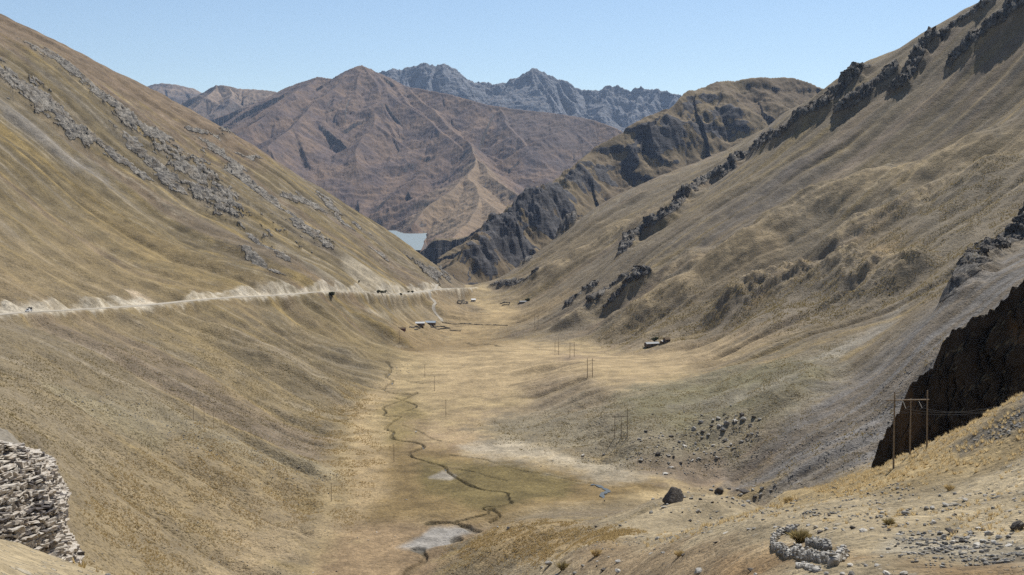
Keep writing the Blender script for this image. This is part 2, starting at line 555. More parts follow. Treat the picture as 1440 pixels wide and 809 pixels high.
# material zones, laid out in plan: pixels of the outline on the ground, colour, feather (bearing units), strength, tussock, stone
ZONES = [
    # meadow and floor
    ([(420, 830), (470, 745), (560, 720), (640, 730), (720, 735), (640, 770), (610, 830)], alb(148, 124, 92), .012, .95, 0, .02),
    ([(505, 640), (560, 615), (640, 625), (760, 655), (860, 672), (935, 672), (930, 690), (870, 700), (760, 712), (700, 722), (600, 735), (520, 730), (500, 690)], alb(134, 112, 72), .008, .95, 0, 0),
    ([(590, 640), (720, 655), (800, 680), (790, 700), (680, 712), (600, 690)], alb(118, 104, 62), .008, .8, 0, 0),
    ([(505, 575), (530, 558), (570, 556), (600, 580), (600, 615), (540, 625), (545, 590)], alb(138, 120, 76), .008, .9, 0, 0),
    ([(590, 600), (680, 590), (700, 620), (640, 640), (590, 625)], alb(158, 134, 104), .02, .8, 0, 0),
    ([(560, 470), (650, 462), (740, 475), (690, 498), (600, 500), (560, 490)], alb(136, 114, 78), .012, .9, 0, 0),
    ([(650, 628), (720, 612), (790, 632), (900, 662), (960, 668), (880, 670), (780, 652), (700, 640), (650, 640)], alb(208, 192, 164), .008, .85, 0, .05),
    ([(600, 500), (740, 482), (880, 490), (1000, 470), (1120, 462), (1060, 500), (900, 540), (740, 560), (640, 560), (600, 540)], alb(176, 152, 112), .03, .85, .05, 0),
    ([(560, 430), (700, 410), (800, 410), (760, 450), (700, 462), (560, 465)], alb(168, 142, 98), .02, .7, .2, .05),
    ([(690, 575), (900, 540), (1000, 560), (820, 600), (690, 600)], alb(160, 140, 112), .02, .6, .1, .05),
    ([(780, 498), (860, 480), (910, 484), (860, 495), (800, 506)], alb(140, 120, 98), .012, .7, 0, 0),
    # fan: greyish and green scrub
    ([(655, 605), (720, 588), (860, 560), (1010, 520), (1110, 500), (1200, 470), (1180, 540), (1100, 600), (1030, 660), (940, 662), (800, 640), (700, 618)], alb(132, 122, 96), .012, .92, .75, .35),
    ([(880, 560), (1000, 525), (1100, 500), (1140, 520), (1060, 600), (960, 610), (880, 590)], alb(112, 108, 66), .02, .75, .6, .25),
    ([(940, 570), (1040, 540), (1130, 515), (1090, 545), (1000, 570)], alb(165, 154, 136), .006, .55, .1, .5),
    ([(1140, 500), (1200, 470), (1275, 428), (1250, 455), (1180, 500)], alb(165, 156, 140), .008, .6, 0, .6),
    ([(900, 650), (1010, 640), (1040, 670), (1000, 690), (930, 675)], alb(152, 130, 108), .01, .7, 0, .15),
    # grey scree cone
    ([(1028, 672), (1100, 610), (1170, 545), (1260, 480), (1340, 410), (1440, 330), (1600, 230), (1600, 520), (1300, 640), (1200, 672), (1100, 682)], alb(130, 126, 122), .012, .95, .3, .8),
    # dark hummocky foot of the right slope
    ([(975, 470), (1040, 425), (1120, 395), (1240, 395), (1340, 400), (1260, 425), (1140, 455), (1040, 468)], alb(112, 100, 80), .012, .9, 1, .1),
    ([(840, 480), (900, 445), (980, 440), (960, 470), (900, 482)], alb(124, 110, 88), .012, .7, .9, .1),
    ([(1260, 330), (1340, 250), (1440, 210), (1440, 330), (1360, 400), (1280, 395)], alb(112, 100, 78), .02, .85, 1, .25),
    ([(1000, 400), (1080, 320), (1180, 300), (1200, 320), (1100, 370), (1020, 420)], alb(112, 100, 78), .02, .6, .9, .1),
    ([(760, 478), (800, 440), (860, 425), (830, 460), (800, 482)], alb(108, 96, 76), .012, .8, .9, .1),
    # tan bare patches of the right slope
    ([(1200, 345), (1260, 335), (1310, 350), (1300, 375), (1220, 372)], alb(186, 156, 108), .012, .8, .1, 0),
    ([(1160, 270), (1280, 240), (1440, 190), (1440, 205), (1280, 270), (1180, 290)], alb(170, 146, 102), .012, .6, .2, 0),
    ([(980, 390), (1060, 345), (1100, 350), (1040, 390)], alb(164, 140, 100), .015, .6, .2, 0),
    ([(830, 480), (900, 430), (1060, 330), (1060, 345), (920, 440), (850, 485)], alb(166, 144, 106), .008, .6, .1, 0),
    ([(700, 400), (800, 335), (900, 300), (980, 282), (900, 320), (790, 400), (720, 420)], alb(152, 132, 98), .012, .6, .1, 0),
    ([(1010, 300), (1130, 230), (1150, 235), (1060, 300), (960, 350), (950, 345)], alb(112, 104, 98), .012, .6, .1, .3),
    # left slope
    ([(-100, 10), (60, 45), (200, 112), (330, 180), (400, 235), (330, 225), (210, 165), (80, 82), (-100, 50)], alb(126, 105, 84), .012, .75, .1, .02),
    ([(-50, 420), (0, 330), (120, 330), (260, 400), (330, 415), (150, 430)], alb(146, 124, 82), .03, .6, .4, .02),
    ([(130, 300), (200, 320), (300, 390), (400, 402), (300, 410), (200, 370)], alb(152, 128, 78), .02, .6, .2, .0),
    ([(0, 148), (50, 180), (110, 222), (170, 255), (150, 255), (90, 225), (30, 185), (0, 162)], alb(150, 142, 132), .006, .7, 0, .4),
    ([(230, 260), (330, 330), (420, 370), (400, 380), (300, 340), (220, 275)], alb(118, 104, 84), .012, .6, .2, .15),
    ([(480, 366), (498, 368), (530, 385), (566, 402), (512, 404), (498, 392)], alb(172, 158, 132), .004, .85, 0, .2),
    ([(418, 360), (440, 372), (480, 396), (470, 397), (430, 375)], alb(150, 138, 116), .004, .7, 0, .2),
    ([(390, 342), (406, 348), (416, 360), (404, 356)], alb(170, 155, 130), .003, .7, 0, .2),
    ([(172, 402), (184, 401), (212, 412), (234, 425), (196, 426)], alb(196, 174, 142), .002, .9, 0, .3),
    ([(334, 409), (362, 402), (385, 405), (412, 411), (330, 419)], alb(200, 184, 156), .003, .85, 0, .3),
    ([(2, 436), (20, 424), (34, 430), (44, 426), (72, 433), (120, 432), (120, 437), (0, 441)], alb(190, 176, 152), .003, .85, 0, .3),
    ([(520, 415), (560, 412), (600, 432), (620, 446), (560, 440), (530, 425)], alb(150, 138, 114), .008, .6, .1, .2),
    ([(515, 438), (540, 440), (548, 448), (520, 446)], alb(176, 162, 136), .004, .7, 0, .3),
    ([(430, 440), (520, 470), (570, 500), (540, 510), (480, 490), (420, 460)], alb(146, 124, 74), .02, .6, .6, .0),
    ([(270, 440), (340, 520), (470, 570), (540, 600), (470, 600), (330, 550), (250, 470)], alb(150, 126, 72), .025, .6, .6, .02),
    ([(330, 470), (430, 500), (520, 545), (480, 550), (380, 520)], alb(148, 128, 98), .02, .5, .6, .05),
    ([(-50, 500), (60, 520), (200, 600), (100, 640), (-50, 600)], alb(136, 120, 88), .03, .6, .7, .15),
    ([(120, 640), (300, 620), (440, 690), (400, 740), (250, 800), (120, 800)], alb(146, 122, 70), .03, .6, 1, .1),
    ([(150, 550), (300, 600), (470, 660), (480, 672), (300, 625), (150, 570)], alb(160, 148, 118), .006, .5, .3, .5),
    ([(60, 530), (130, 555), (230, 610), (220, 620), (110, 560)], alb(160, 148, 112), .006, .5, .3, .4),
    ([(300, 720), (420, 715), (470, 745), (400, 800), (320, 815)], alb(176, 152, 112), .02, .7, .4, .3),
    ([(490, 570), (560, 530), (545, 560), (520, 590), (540, 640), (530, 700), (500, 720), (490, 640)], alb(182, 156, 112), .012, .75, .35, .08),
    # foreground
    ([(620, 800), (690, 745), (800, 735), (900, 748), (860, 768), (760, 782), (680, 790)], alb(158, 128, 70), .012, .9, .9, 0),
    ([(740, 830), (900, 770), (1010, 770), (1100, 800), (1100, 840)], alb(148, 122, 88), .02, .7, .1, .15),
    ([(1000, 830), (1020, 790), (1090, 770), (1200, 790), (1330, 795), (1440, 790), (1440, 840)], alb(158, 126, 84), .02, .75, .02, .1),
    ([(1230, 780), (1260, 755), (1440, 750), (1440, 800), (1340, 792)], alb(158, 148, 128), .012, .7, 0, .9),
    ([(1080, 700), (1240, 655), (1440, 560), (1440, 640), (1260, 690), (1100, 715)], alb(170, 144, 92), .015, .8, .3, .02),
    ([(1340, 625), (1400, 590), (1460, 560), (1460, 585), (1390, 620), (1350, 640)], alb(92, 86, 76), .006, .85, .3, .5),
    # grey silt flat by the stream
    ([(556, 770), (590, 757), (606, 742), (640, 737), (672, 737), (650, 743), (640, 748), (646, 757), (620, 766), (604, 772), (592, 776)], alb(162, 156, 147), .0025, .95, 0, 0),
    ([(605, 672), (622, 664), (640, 670), (634, 674)], alb(176, 166, 150), .002, .8, 0, 0),
]


def paint(X, Y, M):
    slope, left, hill, D = M['slope'], M['left'], M['hill'], M['D']
    sh = X.shape
    n1 = fbm(X / 120, Y / 120, 3, 160)
    n2 = fbm(X / 26, Y / 26, 3, 164)
    n3 = fbm(X / 7, Y / 7, 2, 168)
    st_l = fbm(M['pl'] / 17, M['ql'] / 260, 3, 170)
    st_l2 = fbm(M['pl'] / 60, M['ql'] / 500, 2, 174)
    st_r = fbm(M['pr'] / 14, M['qr'] / 240, 3, 176)
    st_r2 = fbm(M['pr'] / 55, M['qr'] / 480, 2, 179)
    lf = left[..., None]
    hl = hill[..., None]
    floor = alb(168, 146, 104)
    lslope = alb(117, 102, 71)
    rslope = alb(116, 101, 76)
    C = floor * (1 - hl) + hl * (lslope * lf + rslope * (1 - lf))
    C = C.astype(np.float32)
    tuss = np.clip(.1 + .5 * hill * left * sst(1100, 500, D) + .45 * hill * (1 - left), 0, 1).astype(np.float32)
    stone = (.05 * np.ones(sh)).astype(np.float32)
    near = sst(420, 330, Y) * sst(-130, -60, X)
    stone = np.maximum(stone, .5 * near)
    C = C * (1 - near[..., None]) + near[..., None] * alb(170, 152, 118)
    tuss = tuss * (1 - near) + .15 * near
    # streaks down the fall line
    gold, grey, purple = alb(160, 134, 74), alb(132, 124, 114), alb(122, 102, 86)
    for stk, msk in ((st_l, left), (st_r, 1 - left)):
        k = (sst(.15, .7, stk) * .55 * hill * msk * M['far'])[..., None]
        C = C * (1 - k) + gold * k
        k = (sst(-.2, -.8, stk) * .40 * hill * msk * M['far'])[..., None]
        C = C * (1 - k) + grey * k
    for stk, msk in ((st_l2, left), (st_r2, 1 - left)):
        k = (sst(.1, .6, -stk) * .5 * hill * msk * M['far'])[..., None]
        C = C * (1 - k) + purple * k
    for p_, q_, msk in ((M['pl'], M['ql'], left), (M['pr'], M['qr'], 1 - left)):
        t_ = fbm(p_ / 8, q_ / 130, 3, 186)
        k = (sst(.42, .75, t_) * .5 * hill * msk * M['far'])[..., None]
        C = C * (1 - k) + alb(168, 154, 130) * k
        k = (sst(-.40, -.75, t_) * .45 * hill * msk * M['far'])[..., None]
        C = C * (1 - k) + alb(92, 82, 60) * k
    a, s = X / np.maximum(Y, 5), np.log(np.maximum(Y, 5))
    wob_a = (n2 * .35 + n3 * .25)
    for pix, col, fe, st, tu, so in ZONES:
        P = hits(pix)
        A = np.stack([P[:, 0] / P[:, 1], np.log(P[:, 1]) * KS], 1)
        pad = fe * 2.5
        m = (a > A[:, 0].min() - pad) & (a < A[:, 0].max() + pad) & (s * KS > A[:, 1].min() - pad) & (s * KS < A[:, 1].max() + pad)
        if not m.any():
            continue
        sd = poly_sd(a[m], s[m] * KS, A)
        sd = sd + fe * 1.6 * (wob_a[m] + .5 * n1[m] + .4 * (st_l[m] * left[m] + st_r[m] * (1 - left[m])) * hill[m])
        k = sst(fe, -fe, sd).astype(np.float32) * st
        C[m] = C[m] * (1 - k[:, None]) + col * k[:, None]
        tuss[m] = tuss[m] * (1 - k) + tu * k
        stone[m] = stone[m] * (1 - k) + so * k
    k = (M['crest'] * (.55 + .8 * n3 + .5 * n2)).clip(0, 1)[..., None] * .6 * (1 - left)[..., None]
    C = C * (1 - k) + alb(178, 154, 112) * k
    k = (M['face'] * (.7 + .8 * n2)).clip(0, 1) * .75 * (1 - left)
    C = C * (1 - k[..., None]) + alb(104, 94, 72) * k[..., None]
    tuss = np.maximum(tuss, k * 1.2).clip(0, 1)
    halo = np.clip(M['halo'] * (.6 + .8 * n2), 0, 1) * .55
    C = C * (1 - halo[..., None]) + (alb(116, 104, 88) * (1 + .3 * n3[..., None])) * halo[..., None]
    stone = np.maximum(stone, halo * .7)
    # streaks inside the scree
    scree = sst(.45, .75, stone) * (1 - left) * hill * sst(440, 500, Y)
    k = (scree * sst(-.1, .45, fbm(M['pr'] / 7, M['qr'] / 170, 3, 185)) * .6)[..., None]
    C = C * (1 - k) + alb(116, 98, 72) * k
    tuss = np.maximum(tuss, (k[..., 0] * .9))
    stone *= 1 - .6 * k[..., 0]
    # variation
    v = 1 + .10 * n1 + .12 * n2 + .10 * n3
    C = C * v[..., None]
    # freshly cut banks beside the road, damp turf by the streams with bank shadow put into its colour
    k = (M['bank'] * (.75 + .5 * n3)).clip(0, 1)[..., None] * .85
    C = C * (1 - k) + (alb(192, 181, 160) * (1 + .25 * n3[..., None])) * k
    tuss *= 1 - k[..., 0]
    k = (M['wet'] * (.6 + .5 * n2)).clip(0, 1)[..., None]
    C = C * (1 - k) + alb(78, 70, 48) * k
    tuss *= 1 - k[..., 0]
    return np.clip(C, .01, .9).astype(np.float32), np.stack([tuss, stone, M['rock'], np.clip(M['left'] * (.62 + .9 * n3 + .5 * n2) + (1 - M['left']) * sst(.25, .6, n3 + .6 * n2) * .7, 0, 1)], -1).astype(np.float32)


# ------------------------------------------------------------------ node helpers
class N:
    def __init__(s, mat):
        mat.use_nodes = True
        s.t = mat.node_tree
        s.t.nodes.clear()
        s.out = s.n("ShaderNodeOutputMaterial")
        s.b = s.n("ShaderNodeBsdfPrincipled")
        s.l(s.b.outputs[0], s.out.inputs[0])
        s.b.inputs['Roughness'].default_value = .95
        s.b.inputs['Specular IOR Level'].default_value = .15
        s.tc = s.n("ShaderNodeTexCoord").outputs['Object']

    def n(s, k):
        return s.t.nodes.new(k)

    def l(s, a, b):
        s.t.links.new(a, b)

    def put(s, sock, v):
        if hasattr(v, 'is_output'):
            s.l(v, sock)
        else:
            sock.default_value = v

    def noise(s, scale, detail=3, rough=.55, vec=None):
        n = s.n("ShaderNodeTexNoise")
        n.inputs['Scale'].default_value = scale
        n.inputs['Detail'].default_value = detail
        n.inputs['Roughness'].default_value = rough
        s.l(vec or s.tc, n.inputs['Vector'])
        return n.outputs['Fac']

    def voro(s, scale, out='Distance', vec=None, feature='F1'):
        n = s.n("ShaderNodeTexVoronoi")
        n.feature = feature
        n.inputs['Scale'].default_value = scale
        s.l(vec or s.tc, n.inputs['Vector'])
        return n.outputs[out]

    def ramp(s, fac, lo, hi, a=0.0, b=1.0):
        n = s.n("ShaderNodeMapRange")
        n.interpolation_type = 'SMOOTHSTEP'
        s.put(n.inputs[0], fac)
        n.inputs[1].default_value, n.inputs[2].default_value = lo, hi
        n.inputs[3].default_value, n.inputs[4].default_value = a, b
        return n.outputs[0]

    def math(s, op, a, b=0.0):
        n = s.n("ShaderNodeMath")
        n.operation = op
        s.put(n.inputs[0], a)
        s.put(n.inputs[1], b)
        return n.outputs[0]

    def mix(s, fac, a, b, mode='MIX'):
        n = s.n("ShaderNodeMix")
        n.data_type = 'RGBA'
        n.blend_type = mode
        n.clamp_result = False
        s.put(n.inputs[0], fac)
        for sock, v in ((n.inputs[6], a), (n.inputs[7], b)):
            if hasattr(v, 'is_output'):
                s.l(v, sock)
            else:
                sock.default_value = (*[float(q) for q in v[:3]], 1)
        return n.outputs[2]

    def attr(s, name):
        n = s.n("ShaderNodeAttribute")
        n.attribute_name = name
        return n

    def sep(s, c):
        n = s.n("ShaderNodeSeparateColor")
        s.l(c, n.inputs[0])
        return n.outputs

    def bump(s, h, strength, dist, normal=None):
        n = s.n("ShaderNodeBump")
        n.inputs['Strength'].default_value = strength
        n.inputs['Distance'].default_value = dist
        s.l(h, n.inputs['Height'])
        if normal:
            s.l(normal, n.inputs['Normal'])
        return n.outputs[0]

    def stretch(s, sx, sy, sz, rz=0):
        n = s.n("ShaderNodeMapping")
        n.inputs['Scale'].default_value = (sx, sy, sz)
        n.inputs['Rotation'].default_value = (0, 0, rz)
        s.l(s.tc, n.inputs[0])
        return n.outputs[0]


def terrain_material():
    m = bpy.data.materials.new("dry_grassland")
    n = N(m)
    base = n.attr("ground").outputs['Color']
    cov = n.attr("cover")
    tus, sto, rok = n.sep(cov.outputs['Color'])[:3]
    tone = cov.outputs['Alpha']
    # patchy variation
    v1 = n.ramp(n.noise(.06, 8, .68), .3, .7, .68, 1.32)
    v2 = n.ramp(n.noise(.7, 5, .7), .3, .7, .72, 1.28)
    var = n.math('MULTIPLY', v1, v2)
    vc = n.n("ShaderNodeCombineColor")
    for i in range(3):
        n.l(var, vc.inputs[i])
    col = n.mix(1.0, base, vc.outputs[0], 'MULTIPLY')
    # tussocks: darker olive and straw clumps on paler soil
    warp = n.noise(.22, 3)
    big = n.ramp(n.math('ADD', n.voro(.34), n.math('MULTIPLY', n.noise(1.5, 2), .35)), .30, .62, 1, 0)
    sml = n.ramp(n.math('ADD', n.voro(.95), n.math('MULTIPLY', n.noise(3, 2), .35)), .34, .60, 1, 0)
    dens = n.ramp(warp, .35, .6, .25, 1)
    tf = n.math('MULTIPLY', n.math('MAXIMUM', big, sml), n.math('MULTIPLY', dens, tus))
    tcol = n.mix(n.ramp(n.noise(.4, 2), .4, .6), alb(84, 74, 46), alb(126, 104, 56))
    soil = n.mix(n.math('MULTIPLY', tus, .35), col, (.40, .33, .24), 'MIX')
    col = n.mix(n.math('MULTIPLY', tf, .85), soil, tcol)
    # loose stones
    sv = n.voro(.62)
    sc = n.voro(.62, 'Color')
    pick = n.ramp(n.sep(sc)[0], .45, .5)
    sf = n.math('MULTIPLY', n.math('MULTIPLY', n.ramp(sv, .22, .34, 1, 0), pick), n.math('MULTIPLY', sto, n.ramp(n.noise(.08, 3), .42, .55)))
    sv2 = n.voro(2.1)
    sf2 = n.math('MULTIPLY', n.math('MULTIPLY', n.ramp(sv2, .25, .36, 1, 0), n.ramp(n.sep(n.voro(2.1, 'Color'))[0], .5, .55)), sto)
    sf = n.math('MAXIMUM', sf, sf2)
    col = n.mix(n.math('MULTIPLY', sf, .9), col, n.mix(n.sep(sc)[1], alb(120, 116, 108), alb(190, 184, 172)))
    # bedrock
    lay = n.stretch(.16, .16, .30)
    rl = n.noise(1.0, 6, .65, lay)
    rc = n.mix(n.ramp(rl, .3, .7), alb(84, 80, 77), alb(150, 143, 133))
    rc2 = n.mix(n.ramp(rl, .3, .65), alb(108, 102, 92), alb(190, 180, 164))
    rc = n.mix(tone, rc, rc2)
    rc = n.mix(n.ramp(n.noise(.05, 3), .5, .7, 0, .5), rc, alb(136, 118, 94))
    rf = n.ramp(n.math('ADD', rok, n.math('MULTIPLY', n.math('SUBTRACT', n.noise(.16, 5, .65), .5), .9)), .30, .55)
    col = n.mix(rf, col, rc)
    n.l(col, n.b.inputs['Base Color'])
    h = n.math('ADD', n.math('MULTIPLY', tf, 1.0), n.math('MULTIPLY', sf, .8))
    b1 = n.bump(n.math('ADD', h, n.math('ADD', n.math('MULTIPLY', n.noise(.9, 5, .7), .9), n.math('MULTIPLY', n.noise(.14, 5, .65), 2.2))), .9, .75)
    hr = n.math('MULTIPLY', n.math('ADD', rl, n.noise(.35, 6, .7)), rf)
    b2 = n.bump(hr, .9, 3.5, b1)
    n.l(b2, n.b.inputs['Normal'])
    return m


# ------------------------------------------------------------------ build the near terrain
def rows():
    parts = [np.linspace(-26, 50, 40, endpoint=False)]
    for y0, y1, st in ((50, 400, .0034), (400, 760, .0019), (760, 1800, .0026), (1800, 2560, .008)):
        nn = int(math.log(y1 / y0) / st * Q)
        parts.append(np.exp(np.linspace(math.log(y0), math.log(y1), nn, endpoint=False)))
    return np.concatenate(parts + [[2560.0]])


YR = rows()
NCI = int(1450 * Q)
AC = np.concatenate([np.linspace(-.92, -.50, 50, endpoint=False), np.linspace(-.50, .50, NCI, endpoint=False), np.linspace(.50, .92, 51)])
AG, YG = np.meshgrid(AC, YR)
XG = AG * (YG + APEX)
MASK = {}
ZG = heights(XG, YG, MASK)
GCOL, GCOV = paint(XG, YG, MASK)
_r = sst(.25, .8, MASK['rock']) * sst(600, 700, YG) * (1 - .7 * MASK['left'])
_dx = _r * (4.2 * fbm(ZG / 7 + YG / 40, XG / 30 + YG / 11, 4, 320, .6))
_dy = _r * (4.5 * fbm(ZG / 6 + 9, XG / 9 + ZG / 25, 4, 324, .6))
TERRAIN = grid_mesh("terrain", XG + _dx, YG + _dy, ZG + _r * 2.2 * fbm(XG / 6, YG / 6, 3, 328, .6), {"ground": GCOL, "cover": GCOV}, terrain_material())


def GZ(x, y):
    """height of the built terrain at points"""
    x, y = np.asarray(x, float), np.asarray(y, float)
    a = x / (y + APEX)
    j = np.clip(np.searchsorted(YR, y) - 1, 0, len(YR) - 2)
    i = np.clip(np.searchsorted(AC, a) - 1, 0, len(AC) - 2)
    ty = np.clip((y - YR[j]) / (YR[j + 1] - YR[j]), 0, 1)
    tx = np.clip((a - AC[i]) / (AC[i + 1] - AC[i]), 0, 1)
    return (ZG[j, i] * (1 - tx) * (1 - ty) + ZG[j, i + 1] * tx * (1 - ty) + ZG[j + 1, i] * (1 - tx) * ty + ZG[j + 1, i + 1] * tx * ty)


def ground_at(u, v):
    """the point of the built terrain seen at a photo pixel"""
    a, t = direction(u, v)
    z = GZ(a * _RAYD, _RAYD)
    b = z > t * _RAYD
    b[_RAYD < 50] = False
    i = int(np.argmax(b)) if b.any() else len(_RAYD) - 1
    d = _RAYD[i]
    if i > 0:
        g0, g1 = t * _RAYD[i - 1] - z[i - 1], t * d - z[i]
        d = _RAYD[i - 1] + g0 / (g0 - g1 + 1e-9) * (d - _RAYD[i - 1])
    return Vector((a * d, d, float(GZ(a * d, d))))


# ------------------------------------------------------------------ distant mountains
def ridge_field(X, Y, ridges, wscale, wamp, seed, floor=-400.0):
    wx = X + wamp * fbm(X / wscale, Y / wscale, 3, seed)
    wy = Y + wamp * fbm(X / wscale, Y / wscale, 3, seed + 7)
    H = np.full(X.shape, -1e9)
    Dm = np.full(X.shape, 1e9)
    for k, (P, slope, lam, amp) in enumerate(ridges):
        L = 0.0
        reach = max(250.0, (P[:, 2].max() - floor) / (slope * .55))
        box = (wx > P[:, 0].min() - reach) & (wx < P[:, 0].max() + reach) & (wy > P[:, 1].min() - reach) & (wy < P[:, 1].max() + reach)
        if not box.any():
            continue
        bx, by = wx[box], wy[box]
        best = np.full(bx.shape, -1e9)
        bd = np.full(bx.shape, 1e9)
        ba = np.zeros(bx.shape)
        bs = np.zeros(bx.shape)
        bz = np.zeros(bx.shape)
        for p, q in zip(P[:-1], P[1:]):
            e = q[:2] - p[:2]
            l2 = float(e @ e) + 1e-6
            l = math.sqrt(l2)
            t = np.clip(((bx - p[0]) * e[0] + (by - p[1]) * e[1]) / l2, 0, 1)
            d = np.hypot(bx - p[0] - t * e[0], by - p[1] - t * e[1])
            zr = p[2] + (q[2] - p[2]) * t
            h = zr - slope * d
            m = h > best
            best[m] = h[m]
            bd[m] = d[m]
            bz[m] = zr[m]
            ba[m] = (L + t * l)[m]
            bs[m] = np.sign(e[0] * (by - p[1]) - e[1] * (bx - p[0]))[m]
            L += l
        g = fbm((ba + bs * 997) / lam, bd / (lam * 4), 3, seed + 20 + k)
        best = bz - slope * bd * (1 + amp * g)
        full = np.full(X.shape, -1e9)
        full[box] = best
        m = full > H
        H[m] = full[m]
        fd = np.zeros(X.shape)
        fd[box] = bd
        Dm[m] = fd[m]
    return H, Dm


def mountain_material(name, sc, rock_a, rock_b, bump=1.0):
    m = bpy.data.materials.new(name)
    n = N(m)
    base = n.attr("ground").outputs['Color']
    rok = n.sep(n.attr("cover").outputs['Color'])[2]
    v1 = n.ramp(n.noise(.012 * sc, 7, .65), .3, .7, .80, 1.2)
    vc = n.n("ShaderNodeCombineColor")
    for i in range(3):
        n.l(v1, vc.inputs[i])
    col = n.mix(1.0, base, vc.outputs[0], 'MULTIPLY')
    lay = n.stretch(.012 * sc, .012 * sc, .05 * sc)
    rl = n.noise(1.0, 8, .68, lay)
    rc = n.mix(n.ramp(rl, .32, .68), rock_a, rock_b)
    rf = n.ramp(n.math('ADD', rok, n.math('MULTIPLY', n.math('SUBTRACT', n.noise(.02 * sc, 7, .68), .5), 1.0)), .36, .56)
    col = n.mix(rf, col, rc)
    n.l(col, n.b.inputs['Base Color'])
    h = n.math('ADD', n.noise(.02 * sc, 8, .7), n.math('MULTIPLY', rl, rf))
    n.l(n.bump(h, .6, 9.0 / sc * bump), n.b.inputs['Normal'])
    return m


def mountain(name, ridges, a_rng, y_rng, na, ny, base, mat, col, col2, rock_gain, rough, wscale, wamp, seed, shore=None, terrace=None, bands=(), spurs=None, jag=None, zones=()):
    R = []
    for pix, slope, lam, amp in ridges:
        R.append((np.array([at(*p) for p in pix]), slope, lam, amp))
    if spurs:
        r = random.Random(seed)
        n_main, gap, l0, l1, fall = spurs
        for P, slope, lam, amp in R[:n_main]:
            D_ = dense(P, gap)
            for q in D_[1:-1]:
                ang = r.uniform(-.75, .75) + (0 if r.random() < .85 else 3.1)
                p = q.copy() - np.array([0, 0, 15.0])
                pts = [p.copy()]
                L = r.uniform(l0, l1)
                for _ in range(5):
                    ang += r.uniform(-.28, .28)
                    p = p + np.array([math.sin(ang), -math.cos(ang), 0]) * L / 5
                    p[2] -= L / 5 * fall * r.uniform(.75, 1.3)
                    pts.append(p.copy())
                    if r.random() < .6:
                        a2 = ang + r.choice([-1, 1]) * r.uniform(.6, 1.1)
                        p2, sub = p.copy(), [p.copy()]
                        for _k in range(3):
                            p2 = p2 + np.array([math.sin(a2), -math.cos(a2), 0]) * L * .11
                            p2[2] -= L * .11 * fall * 1.35
                            sub.append(p2.copy())
                        R.append((np.array(sub), slope * 1.15, lam * .6, amp * .8))
                R.append((np.array(pts), slope * 1.12, lam * .7, amp * .8))
    a = np.linspace(a_rng[0], a_rng[1], int(na * Q))
    y = np.exp(np.linspace(math.log(y_rng[0]), math.log(y_rng[1]), int(ny * Q)))
    A, Y = np.meshgrid(a, y)
    X = A * Y
    H, Dm = ridge_field(X, Y, R, wscale, wamp, seed, -330.0 if callable(base) else base)
    if jag:
        H = H + sst(jag[1] * 2.5, 0, Dm) * jag[0] * (ridged(X / jag[1], Y / jag[1], 4, seed + 44, .6) - .6)
    near = sst(0, rough * 3, Dm)
    rg = ridged(X / (rough * 9), Y / (rough * 9), 5, seed + 50, .55)
    H = H + (rg - .72) * rough * 1.9 * (.30 + .70 * near)
    H += fbm(X / (rough * 1.6), Y / (rough * 1.6), 3, seed + 60) * rough * .12
    if terrace:
        th, ta = terrace
        q = (H + .35 * X * .3 + 30 * fbm(X / 300, Y / 300, 2, seed + 5)) / th
        f = q - np.floor(q)
        msk = sst(-.05, .35, fbm(X / 260, Y / 260, 3, seed + 66) + .12)
        H = H + msk * ta * (sst(.35, .6, f) - f) * th
    B = base(X, Y) if callable(base) else np.full(X.shape, base)
    B = B + 6 * fbm(X / 150, Y / 150, 3, seed + 70)
    k = 18.0
    m = np.clip((H - B) / (2 * k) + .5, 0, 1)
    Z = B * (1 - m) + H * m + k * m * (1 - m)
    gy_, gx_ = np.gradient(Z)
    dY = np.gradient(Y, axis=0)
    dX = np.gradient(X, axis=1)
    sl = np.hypot(gy_ / dY, gx_ / dX)
    band_rock = np.zeros(X.shape)
    for bk_, (pix, bh, bw, back) in enumerate(bands):
        P = []
        for u, v in pix:
            aa, tt = direction(u, v)
            i = int(np.clip(np.searchsorted(a, aa), 0, len(a) - 1))
            q = Z[:, i] / y >= tt
            if q.any():
                jj = int(np.argmax(q))
                P.append((aa * y[jj], y[jj], Z[jj, i]))
        if len(P) < 2:
            continue
        P = smooth_line(np.array(P), 1)
        P[:, 2] = 0
        m = near_box(X, Y, P, back * 1.5)
        x_, y_ = X[m], Y[m]
        d, al, sd = seg_dist(x_, y_, np.zeros_like(x_), P)
        nz = np.clip(.8 + .6 * fbm(al / (bh * 4), al * 0 + bk_ * 2.2, 3, seed + 90 + bk_), 0, 1.5)
        d = d + fbm(x_ / (bh * 3.2), y_ / (bh * 3.2), 4, seed + 95 + bk_, .5) * bh * .5
        bh = bh * .62
        lo_side = sd < 0
        prof = np.where(lo_side, sst(bw * 1.5, bw * .1, d), sst(back, 0, d))
        tot = float(al.max()) + 1e-6
        prof = prof * sst(0, .08, al / tot) * sst(1, .92, al / tot) * nz
        Z[m] += bh * prof
        Z[m] += sst(.05, .5, prof) * (9 * (ridged(x_ / 70, y_ / 70, 4, seed + 97, .62) - .6) + 5 * block(x_ / 40, y_ / 40, seed + 98))
        prof = prof * (.35 + 1.1 * sst(-.35, .35, fbm(x_ / 110, y_ / 60, 4, seed + 99, .6)))
        band_rock[m] = np.maximum(band_rock[m], sst(.12, .55, prof) * np.where(lo_side, 1.0, sst(back * .5, back * .1, d)))
    n1 = fbm(X / (rough * 14), Y / (rough * 14), 4, seed + 80)
    k1 = np.clip(.5 + n1 * 1.0, 0, 1)[..., None]
    C = col * k1 + col2 * (1 - k1)
